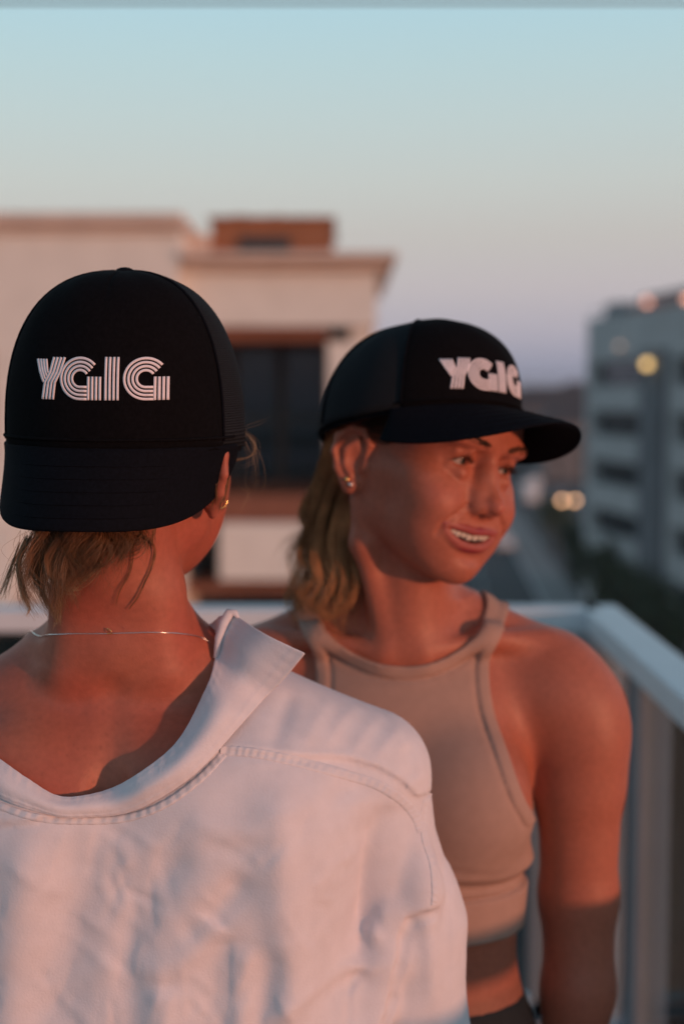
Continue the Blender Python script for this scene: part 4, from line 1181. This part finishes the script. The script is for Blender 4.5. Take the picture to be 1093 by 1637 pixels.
# folds of the sleeve, then of the back; every fold is a ridge or a groove that follows a line on the cloth
gx, gz = np.meshgrid(vs.x, vs.z, indexing='ij'); XZ = np.stack([gx.ravel(), gz.ravel()], 1)
def fold_field(folds):
    H = np.zeros(len(XZ))
    for pts, wd, amp in folds:
        P = np.array([W(a, b, 1.125)[[0, 2]] for a, b in pts]); P = catmull(P, 14)
        d, t = seg_dist(XZ, P); wm = (wd*1.15+3)/2020.
        amp = amp*(1.3 if wd > 15 else .8)
        H += amp*np.exp(-(d/wm)**2)*np.clip(np.minimum(t, 1-t)*5+.15, 0, 1)
    return H.reshape(gx.shape)[:, None, :]
back = [
    ([(452, 1235), (455, 1330), (462, 1450), (470, 1560), (470, 1700)], 34, .0085),
    ([(505, 1250), (515, 1350), (520, 1440)], 18, .0028),
    ([(300, 1330), (268, 1390), (230, 1450), (212, 1520), (205, 1700)], 24, -.0046),
    ([(250, 1350), (272, 1410), (285, 1452)], 9, -.0014),
    ([(235, 1350), (220, 1420), (205, 1480)], 10, -.0013),
    ([(392, 1385), (365, 1430), (330, 1470), (290, 1492)], 18, -.0042),
    ([(208, 1535), (250, 1538), (300, 1522), (338, 1472), (345, 1462)], 20, .0042),
    ([(352, 1475), (356, 1530), (352, 1600), (350, 1700)], 26, -.0036),
    ([(437, 1500), (430, 1560), (415, 1620), (405, 1700)], 24, -.0034),
    ([(395, 1500), (390, 1580), (385, 1700)], 16, .0045),
    ([(270, 1560), (262, 1620), (255, 1700)], 22, .0050),
    ([(640, 1330), (622, 1400), (585, 1490), (545, 1580), (520, 1680)], 42, -.0085),
    ([(560, 1290), (556, 1350), (560, 1410)], 24, .0026),
    ([(590, 1560), (620, 1500), (640, 1450)], 20, .0050),
    ([(160, 1330), (130, 1430), (100, 1540), (80, 1680)], 46, -.0060),
    ([(60, 1330), (40, 1430), (30, 1560), (20, 1680)], 38, .0060),
    ([(175, 1340), (168, 1390), (172, 1420)], 9, .0022),
    ([(190, 1335), (205, 1360), (200, 1385)], 8, .0022),
    ([(150, 1400), (220, 1470), (260, 1500)], 7, .0013),
    ([(60, 1555), (110, 1590), (170, 1640)], 7, .0016),
    ([(120, 1490), (170, 1530), (220, 1570)], 6, .0014),
    ([(20, 1360), (70, 1400), (120, 1425)], 7, .0012),
    ([(300, 1300), (360, 1320), (430, 1322)], 12, .0022),
    ([(320, 1340), (390, 1352), (450, 1345)], 10, -.0018),
    ([(400, 1640), (480, 1600), (560, 1585), (640, 1590)], 10, .0026),
    ([(460, 1140), (445, 1180), (430, 1210)], 12, -.0030),
    ([(520, 1225), (545, 1190), (585, 1165)], 6, .0012),
    ([(560, 1240), (590, 1205), (625, 1185)], 6, .0013),
    ([(600, 1250), (628, 1222), (655, 1205)], 6, .0013),
    ([(480, 1215), (505, 1180), (530, 1160)], 7, .0011),
    ([(655, 1235), (664, 1265), (668, 1290)], 8, -.0026),
]
for i in range(70):                         # fine creases
    x_, y_ = RNG.uniform(-20, 640), RNG.uniform(1320, 1660); a_ = R(RNG.choice((35, 115, 95, 60))+RNG.normal(0, 14)); l_ = RNG.uniform(18, 48)
    dx_, dy_ = math.cos(a_)*l_, math.sin(a_)*l_; bw = RNG.uniform(-6, 6)
    back.append(([(x_-dx_, y_-dy_), (x_+bw, y_), (x_+dx_, y_+dy_)], RNG.uniform(3, 6), RNG.choice((-1, 1))*RNG.uniform(.0007, .0016)))
fb_ = fold_field(back)
sleeve = [([(706, 1330), (716, 1420), (722, 1520), (724, 1680)], 13, -.0040), ([(690, 1480), (700, 1560), (705, 1680)], 16, .0035), ([(672, 1500), (655, 1580), (640, 1680)], 10, -.0035),
          ([(735, 1440), (738, 1530), (738, 1680)], 7, .0018), ([(688, 1300), (700, 1350), (706, 1400)], 8, .0022)]
fs_ = fold_field(sleeve)
rear = np.clip((1.245-Y)/.03, 0, 1)
wob = .0011*np.sin(X*47+Z*31)*np.sin(Z*39-X*15)+.0007*np.sin(X*95-Z*70+2)*np.sin(Z*88+X*41)
rxx = np.abs(X-SX)
# yoke: one more layer of cloth above its seam
YK = np.array([W(a, b, 1.13)[[0, 2]] for a, b in ((-300, 1330), (60, 1300), (250, 1240), (360, 1200), (430, 1208), (500, 1225), (560, 1240), (610, 1258), (650, 1285), (676, 1318))])
zy = np.interp(vs.x, YK[:, 0], YK[:, 1])[:, None, None]
yoke = .0016*np.clip((Z-zy)/.0035+.5, 0, 1)+.0012*np.exp(-((Z-zy-.001)/.0035)**2)-.0012*np.exp(-((Z-zy+.005)/.0030)**2)
torso = tors-(fb_+wob+yoke)*rear
# panel edge beside the sleeve: the back panel overhangs the sleeve and makes a small tab fold
pan = Vol(vs.x, vs.y, vs.z); pan.D = torso.astype(np.float32)
slv.D = slv.D-(fs_+wob*.8)
D = pan.D; h = np.clip(.5+.5*(slv.D-D)/.007, 0, 1); Ds = slv.D*(1-h)+D*h-.007*h*(1-h)
vs.D = Ds.astype(np.float32)
def vhit(vol, px, py, lift=0.0):
    a = W(px, py, 1.02); d = a-np.array((0, 0, CAM_Z)); d /= np.linalg.norm(d); return vol.hit(a[None], d)[0]-d*lift
tabp = [vhit(vs, a, b, -.006) for a, b in ((668, 1352), (672, 1392), (674, 1424), (672, 1446))]
vs.chain(ID, tabp, [.006, .011, .015, .013], .016)
vs.chain(ID, [vhit(vs, a, b, -.005) for a, b in ((628, 1462), (618, 1530), (600, 1600), (585, 1680))], [.008, .012, .012, .012], .02)
ref = Vol(vs.x, vs.y, vs.z); ref.D = vs.D.copy()
def groove(pts, r, k):
    P = [vhit(ref, a, b, r*.25) for a, b in pts]
    vs.chain(ID, P, [r]*len(P), k, 'sub')
groove([(700, 1462), (680, 1470), (658, 1478), (648, 1500), (641, 1550), (631, 1600), (620, 1640), (600, 1720)], .0052, .005)
groove([(692, 1240), (684, 1272), (678, 1310), (684, 1345), (696, 1375)], .0016, .003)
Ds = vs.D.copy()
# neck opening (seen from behind: a wide slipped V), cut right through
NK = np.array([W(a, b, 1.135)[[0, 2]] for a, b in ((-330, 900), (-260, 1080), (-60, 1185), (20, 1248), (80, 1283), (150, 1292), (220, 1262), (290, 1210), (340, 1140), (372, 1060), (392, 1000), (400, 880))])
znk = np.interp(vs.x, catmull(NK, 120)[:, 0], catmull(NK, 120)[:, 1])[:, None, None]
cut = np.minimum(Z-znk, .5)*.85+0*vs.D
shell = np.maximum(vs.D, -(vs.D+.0095))
hollow = np.maximum(shell, cut)
vs.D = np.where(Z < 1.17, np.maximum(vs.D, cut), hollow).astype(np.float32)
vs.D[:, :, -1] = .1; vs.D[:, :, 0] = .1; vs.D[0] = .1; vs.D[-1] = .1
shirt = inv_parent(vol_obj('shirt', vs, WHITE_COTTON, None, 1), person_a)
shirt_solid = Vol(vs.x, vs.y, vs.z); shirt_solid.D = Ds.astype(np.float32)

# collar: standing band along the neckline that rises and folds over at the shoulder
def sheet(name, rows, nu, nv, parent, thick=.0016, pucker=0.0, wr=0.0, m=None, freq=55):
    """a cloth sheet through rows of control points (each row a list of world points)"""
    C = np.array([catmull(np.array(r), nu) for r in rows]); G = np.array([catmull(C[:, i], nv) for i in range(nu)])
    du = np.gradient(G, axis=0); dv = np.gradient(G, axis=1); N = np.cross(du, dv); N /= np.linalg.norm(N, axis=2)[..., None]+1e-9
    u = np.linspace(0, 1, nu)[:, None]; v = np.linspace(0, 1, nv)[None]
    ph = np.cumsum(RNG.uniform(.7, 1.3, nu))[:, None]/nu
    d = pucker*np.sin(ph*freq*2*math.pi)*(np.exp(-((v-.12)/.14)**2)+np.exp(-((v-.88)/.14)**2)*.8)*(.5+.5*np.sin(u*17+1)**2)
    d = d+wr*(np.sin(u*23+v*3)*.6+np.sin(u*41-v*4+1)*.4)
    d = d-.0007*(np.exp(-((v-.16)/.02)**2)+np.exp(-((v-.86)/.02)**2))
    G = G+N*d[..., None]
    o = grid_obj(name, G, m or WHITE_COTTON, None, thick=thick, offset=0, sub=1); o.parent = shirt; return o
def onbody(px, py, lift=.0, vol=None):
    """point of the shirt (or body) surface behind pixel (px, py), lifted toward the viewer"""
    a = W(px, py, 1.02); d = a-np.array((0, 0, CAM_Z)); d /= np.linalg.norm(d)
    return (vol or shirt_solid).hit(a[None], d)[0]-d*lift
inner = [(-150, 1150, .004), (-60, 1180, .004), (0, 1213, .005), (40, 1243, .006), (85, 1268, .007), (128, 1273, .008), (175, 1262, .010), (225, 1235, .013), (275, 1192, .011), (312, 1140, .013), (334, 1090, .014), (345, 1045, .014), (352, 1005, .012), (368, 978, .012)]
outer = [(-150, 1215, .003), (-60, 1240, .003), (-10, 1270, .003), (35, 1291, .004), (85, 1303, .004), (135, 1306, .004), (190, 1303, .005), (245, 1283, .006), (300, 1246, .007), (345, 1205, .008), (385, 1160, .010), (420, 1120, .012), (455, 1085, .014), (488, 1045, .016)]
NKD = []
bodyhit = lambda px, py: onbody(px, py, 0, va)
R0, R1, R2 = [], [], []
for (ax_, ay_, l0), (bx_, by_, l1) in zip(inner, outer):
    b = onbody(bx_, by_, l1)
    if bx_ > 430: b = W(bx_, by_, 1.185-.0004*(bx_-430))
    yb = bodyhit(ax_, ay_)[1]
    ya = min(yb-l0-.003, 1.24) if ax_ < 340 else 1.205+(ax_-340)*.0006
    a = W(ax_, ay_, min(ya, 1.225)); R0.append(a); R2.append(b)
    mid = (np.array(a)*.5+np.array(b)*.5); bulge = .006+.010*max(0, (ax_-150)/220)
    R1.append(mid+np.array((0, -bulge, .001)))
collar = sheet('collar', [R0, R1, R2], 170, 22, person_a, thick=.0020, pucker=.0003, wr=.0014, freq=38)
# inner face of the collar beyond the roll, seen in shade beside the neck
RI = [[W(368, 979, 1.212), W(352, 985, 1.225), W(334, 1000, 1.240), W(326, 1015, 1.25)], [W(361, 1000, 1.213), W(347, 1008, 1.228), W(336, 1018, 1.242), W(330, 1026, 1.252)],
      [W(353, 1030, 1.214), W(346, 1036, 1.228), W(340, 1040, 1.240), W(336, 1044, 1.25)], [W(348, 1070, 1.206), W(344, 1072, 1.222), W(340, 1074, 1.235), W(338, 1076, 1.245)]]
sheet('collar_inside', RI, 26, 18, person_a, thick=.0018, wr=.0016)
# rolled upper edge
mb = MB(); mb.tube([W(345, 1052, 1.203), W(350, 1020, 1.205), W(358, 995, 1.208), W(368, 979, 1.210), W(376, 980, 1.209), W(381, 988, 1.206)], [.0022, .0035, .0045, .0042, .0030, .0012], 10)
mb.build('collar_roll', WHITE_COTTON, shirt, smooth=True)
# neckline band under the collar leaf: a puckered seam strip on the shirt
def seam_band(name, pts, half, lift, nu, puck, fr, parent, m=WHITE_COTTON):
    P = catmull(np.array(pts, float), nu); T = np.gradient(P, axis=0); T /= np.linalg.norm(T, axis=1)[:, None]; N = np.stack([-T[:, 1], T[:, 0]], 1)
    G = []; bad = np.zeros(nu, bool); offs = np.array((-1, -.75, -.35, 0, .35, .75, 1.)); hgt = np.array((-.6, .7, 1.0, .75, 1.0, .7, -.6))
    ph = np.cumsum(RNG.uniform(.6, 1.4, nu)); ph = ph/ph[-1]*fr
    for o_, h_ in zip(offs, hgt):
        Q = P+N*(o_*half)[..., None] if np.ndim(half) else P+N*o_*half
        a = np.array([W(x, y, 1.03) for x, y in Q]); d = a-np.array((0, 0, CAM_Z)); d /= np.linalg.norm(d, axis=1)[:, None]
        H = shirt_solid.hit(a, d, n=50)
        bad |= (np.abs(shirt_solid.sample(H)) > .002) | (np.abs(np.gradient(H[:, 1])) > .006)
        G.append(H-d*(lift*h_+puck*np.sin(ph*2*math.pi+o_*.8)*(1-abs(o_)*.6))[:, None])
    G = np.array(G).transpose(1, 0, 2); gi = np.flatnonzero(~bad); runs = np.split(gi, np.flatnonzero(np.diff(gi) > 1)+1); G = G[max(runs, key=len)]   # the run that lies on the cloth
    o = grid_obj(name, G, m, None, thick=.0006, offset=0, sub=1); o.parent = shirt; return o
seam_band('yoke_seam', [(352, 1199), (400, 1203), (450, 1212), (500, 1224), (550, 1238), (600, 1254), (640, 1278), (664, 1305), (674, 1330)], 8.5, .0011, 200, .00042, 30, person_a)
seam_band('armhole_seam', [(690, 1245), (683, 1275), (676, 1310), (680, 1345), (691, 1380), (695, 1420), (694, 1448)], 6, .0010, 120, .00035, 16, person_a)
seam_band('neckline_seam', [(-60, 1262), (0, 1288), (60, 1307), (130, 1312), (200, 1308), (262, 1286), (320, 1244), (358, 1204)], 7, .0012, 180, .0005, 26, person_a)

# jeans, shoes
vj = Vol(axis((-.40, .02, .006)), axis((1.09, 1.38, .006)), axis((.03, .99, .008)))
vj.loft([(.72, AX, 1.24, .155, .120), (.84, AX, 1.235, .168, .120), (.97, AX, 1.235, .150, .100)], 2.2, .01)
for s in (-1, 1):
    vj.chain(ID, [(AX+s*.080, 1.24, .80), (AX+s*.085, 1.255, .50), (AX+s*.088, 1.235, .12), (AX+s*.088, 1.235, .06)], [.090, .066, .052, .054], .03)
inv_parent(vol_obj('jeans', vj, DENIM, None, 1), person_a); shoes(AX, 1.235, 1, person_a, .088)

# ---- hair below the brim
ha = lambda x, y, z: HA.w((x, y, z))
rA = [W(60, 840, 1.135), W(110, 838, 1.125), W(160, 840, 1.125), W(215, 845, 1.130)]
rA = [r_+np.array((0, .012, .012)) for r_ in rA]
P = []
HB1 = mat('brown_hair', (.17, .080, .036), rough=.40, var=.6, vscale=30, spec=.45)
nc_ = 46
for c_ in range(nc_):
    t0 = (c_+RNG.random())/nc_; t0 = t0**1.25
    rg = np.random.default_rng(100+c_); dirx = rg.uniform(-.22, .28); ln = (.086-.056*t0)*rg.uniform(.75, 1.15); cu = rg.uniform(.005, .011); ph0 = rg.uniform(0, 6); dep = rg.uniform(-.012, .014); tw = rg.uniform(4, 7.5)*rg.choice((-1, 1))
    for i in range(58):
        t = min(1, max(0, t0+RNG.normal(0, .012))); a = catmull(np.array(rA), 60)[int(t*59)]+RNG.normal(0, .002, 3)+(0, dep*.5, 0)
        L_ = ln*RNG.uniform(.7, 1.08); ph = ph0+RNG.normal(0, .22); cc = cu*RNG.uniform(.8, 1.2); e = RNG.normal(0, .0012, 3); pts = [a]
        for j in range(1, 10):
            q = j/9
            pts.append(a+e*q+np.array((dirx*L_*q*.5-.004*q*(1-t)+cc*(math.cos(ph+q*tw)-math.cos(ph))*min(1, q*1.6), -.010*math.sin(q*2.4)+dep*q+cc*math.sin(ph+q*tw)*q, -L_*q+.45*cc*math.sin(ph+q*tw*1.1)*q)))
        P.append(pts)
inv_parent(strands('hair', P, .00019, HB1, None, 20), person_a)
P = []
def lock(pts, n, sp, Yd, r=.00022, wob=.0012):
    out = []
    for i in range(n):
        o = RNG.normal(0, sp, 3); e = RNG.normal(0, sp*1.6, 3); m_ = len(pts); L_ = int(round(m_*RNG.uniform(.75, 1)))
        out.append([W(a, b, Yd[j] if hasattr(Yd, '__len__') else Yd)+o*(1-j/m_)+e*j/m_+RNG.normal(0, wob*.3, 3) for j, (a, b) in enumerate(pts[:max(3, L_)])])
    return out
P += lock([(45, 860), (30, 900), (38, 945), (48, 970), (44, 982)], 50, .0016, 1.150)
P += lock([(35, 870), (20, 905), (8, 940), (2, 955)], 30, .0018, 1.165)
P += lock([(60, 900), (66, 945), (82, 975), (95, 992)], 45, .0018, 1.150)
P += lock([(100, 905), (96, 950), (92, 985), (88, 1000)], 25, .0016, 1.158)
P += lock([(150, 850), (165, 880), (152, 910), (130, 930), (118, 915)], 35, .0014, 1.140)
P += lock([(110, 850), (85, 890), (92, 930), (118, 945), (132, 925)], 35, .0014, 1.132)
P += lock([(60, 850), (70, 885), (55, 915), (36, 920)], 35, .0014, 1.135)
inv_parent(strands('loose_hair', P, .00024, HAIR_LIGHT, None, 22), person_a)
P = []
for i in range(170):                        # single fine hairs that have come loose from the tuft
    a = np.array((RNG.uniform(30, 200), RNG.uniform(838, 880))); b = a+(RNG.normal(-6, 16), RNG.uniform(25, 70)); c = b+(RNG.normal(-4, 16), RNG.uniform(8, 45)*(1-(a[0]-30)/260))
    y_ = 1.118+RNG.uniform(0, .03)
    P.append([W(a[0], a[1], y_), W((a[0]+b[0])/2+RNG.normal(0, 9), (a[1]+b[1])/2, y_-.006), W(b[0], b[1], y_-.004), W(c[0], c[1], y_+.004)])
P += lock([(150, 858), (176, 872), (170, 900), (146, 905), (134, 888), (150, 872)], 30, .0012, 1.118)
P += lock([(95, 862), (74, 892), (84, 925), (110, 930), (120, 908), (104, 896)], 30, .0013, 1.116)
P += lock([(125, 862), (140, 895), (122, 925), (96, 950), (78, 945)], 34, .0014, 1.120)
P += lock([(190, 852), (202, 868), (196, 890), (178, 902)], 24, .0011, 1.124)
inv_parent(strands('flyaway_hair', P, .00011, HB1, None, 18), person_a)
# a dark wisp that falls down the neck, a fainter one beside it
def neckwisp(pts, n, sp, r):
    base = np.array([va.hit(W(a, b, 1.09)[None], (W(a, b, 1.05)-np.array((0, 0, CAM_Z)))/np.linalg.norm(W(a, b, 1.05)-np.array((0, 0, CAM_Z))), .003)[0] for a, b in pts])
    return [list(base+RNG.normal(0, sp, 3)*np.linspace(1, .5, len(pts))[:, None]+RNG.normal(0, sp*.5, base.shape)) for i in range(n)]
P = neckwisp([(215, 852), (238, 862), (247, 880), (243, 905), (232, 930), (220, 955), (206, 974)], 15, .0005, 0)
P += neckwisp([(205, 852), (213, 880), (208, 915), (192, 945), (186, 968)], 9, .0010, 0)
inv_parent(strands('neck_wisp', P, .00020, HB1, None, 20), person_a)
# short fine hair on the nape
P = []
for i in range(2600):
    a = np.array((RNG.uniform(50, 250), RNG.uniform(832, 905)))
    if RNG.random() < (a[1]-832)/(75-.22*(a[0]-50)): continue
    w0 = W(a[0], a[1], 1.05); d = w0-np.array((0, 0, CAM_Z)); d /= np.linalg.norm(d)
    p0 = va.hit(w0[None], d, .0003)[0]
    if p0[1] > 1.26: continue
    dn = np.array((RNG.normal(-.35, .3), 0, -1.0))*RNG.uniform(.006, .020)
    P.append([p0, va.project((p0+dn*.5)[None], .0008)[0], va.project((p0+dn)[None], .0014)[0]])
inv_parent(strands('nape_hair', P, .00015, HB1, None, 7), person_a)
# blond flyaways round the ear
P = lock([(350, 733), (376, 735), (402, 728), (408, 712), (398, 695), (386, 684)], 9, .0006, 1.245, wob=.0008)
P += lock([(388, 692), (402, 712), (405, 740), (398, 770), (404, 800)], 5, .0030, 1.27)
P += lock([(392, 690), (408, 705), (404, 735), (385, 745), (372, 742)], 5, .0022, 1.255)
P += lock([(390, 684), (412, 676), (430, 668)], 2, .0015, 1.25)
P += lock([(394, 705), (410, 740), (412, 775), (395, 800)], 4, .003, 1.26)
P += lock([(388, 780), (398, 790), (388, 815), (372, 850)], 5, .0022, 1.27)
inv_parent(strands('flyaway_hair', P, .00010, HAIR_LIGHT, None, 20), person_a)
# scalp hair swept up under the mesh of the cap
P = []
for i in range(900):
    az = R(RNG.uniform(60, 300)); u = RNG.uniform(-.015, .004)
    q = [ha(.09*math.sin(az), .014-.11*math.cos(az), u+z_) for z_ in (.014, 0, -.025)]
    pts = va.project(np.array(q), .0015+.002*RNG.random(), 8)
    if np.linalg.norm(pts-np.array(q), axis=1).max() < .03 and (pts[:, 2] > 1.50).all(): P.append(list(pts))
inv_parent(strands('scalp_hair', P, .00030, HB1, None, 8), person_a)

# ---- cap, necklace, earring
cap_a = thing('trucker_cap', 'black cap worn back to front, brim hanging over the nape, white letters in full view', 'cap', (-.1840, 1.222, 1.560), group='black trucker caps')
CA = Cap(a=.1010, b=.106, H=.143, n=2.6, brim_pitch=66, brim_len=.069, droop=2.6, skew=18, flare=-.03)
CA.build(cap_a); CA.print_text(cap_a, -.0515, .041, .0335)
cap_a.rotation_euler = (Matrix.Rotation(R(-4), 3, 'Z') @ Matrix.Rotation(R(3), 3, 'X') @ Matrix.Rotation(R(0.5), 3, 'Y')).to_euler()

nk_ = thing('necklace', 'thin fine chain necklace round the neck of the woman seen from behind', 'necklace', (AX, 1.18, 1.39))
pts = []
for px, py in [(30, 1022), (60, 1016), (100, 1014), (150, 1013), (172, 1013), (200, 1012), (250, 1011), (290, 1013), (318, 1018), (334, 1026)]:
    w0 = W(px, py, 1.05); d = w0-np.array((0, 0, CAM_Z)); d /= np.linalg.norm(d); pts.append(va.hit(w0[None], d, .0007)[0])
C = catmull(np.array(pts), 220); C = va.project(C, .0007, 3)
front = [va.project(np.array((AX+.085*math.cos(a), 1.255+.055*math.sin(a), 1.372-.05*math.sin(a)))[None], .001)[0] for a in np.linspace(.2, math.pi-.2, 16)]
mb = MB(); mb.tube(C, [.00042+.00016*(i % 2) for i in range(len(C))], 5)
inv_parent(mb.build('chain', SILVER, None, smooth=True), nk_)
mb = MB(); mb.tube([C[-1]]+front+[C[0]], .0004, 5); inv_parent(mb.build('chain', SILVER, None, smooth=True), nk_)
c = C[100]; dd = np.array((0, -.0012, 0))
mb = MB(); mb.tube([c+(-.0016, -.0012, .0003), c+(.0030, -.0012, .0002), c+(.0012, -.0014, .0036), c+(-.0012, -.0014, .0048), c+(-.0004, -.0014, .0016)], .00042, 6)
inv_parent(mb.build('clasp', GOLD, None, smooth=True), nk_)
hoop = thing('hoop_earring', 'small open gold hoop in the right ear of the woman seen from behind', 'earring', tuple(W(353, 802, 1.235)))
mb = MB(); mb.tube([(.0055*math.cos(a)*.95, -.001+.002*math.cos(a), .0055*math.sin(a)) for a in np.linspace(R(165), R(375), 24)], [.0005+.0003*math.sin(math.pi*i/23) for i in range(24)], 8)
mb.build('hoop', GOLD, hoop, smooth=True)

# curls at the ends of the smiling woman's hair
P = []
for pts, y0 in (([(530, 740), (506, 800), (492, 850), (479, 878), (484, 900), (498, 893), (493, 874)], 1.462), ([(540, 760), (514, 830), (505, 890), (513, 930), (502, 958), (485, 962), (480, 948)], 1.450),
                ([(550, 785), (531, 860), (537, 912), (524, 952), (502, 976), (492, 958), (502, 944)], 1.442), ([(556, 805), (546, 880), (553, 932), (541, 972), (521, 986), (511, 970), (522, 958)], 1.436),
                ([(535, 760), (516, 820), (498, 872), (502, 922), (486, 948), (477, 970), (488, 984)], 1.456), ([(560, 820), (560, 880), (570, 925), (560, 962), (544, 978)], 1.430), ([(528, 735), (508, 790), (500, 835), (486, 858), (488, 880), (500, 884)], 1.466)):
    P += lock(pts, 75, .0024, y0, wob=.0016)
inv_parent(strands('curly_hair', P, .00026, BLONDE, None, 30), person_b)
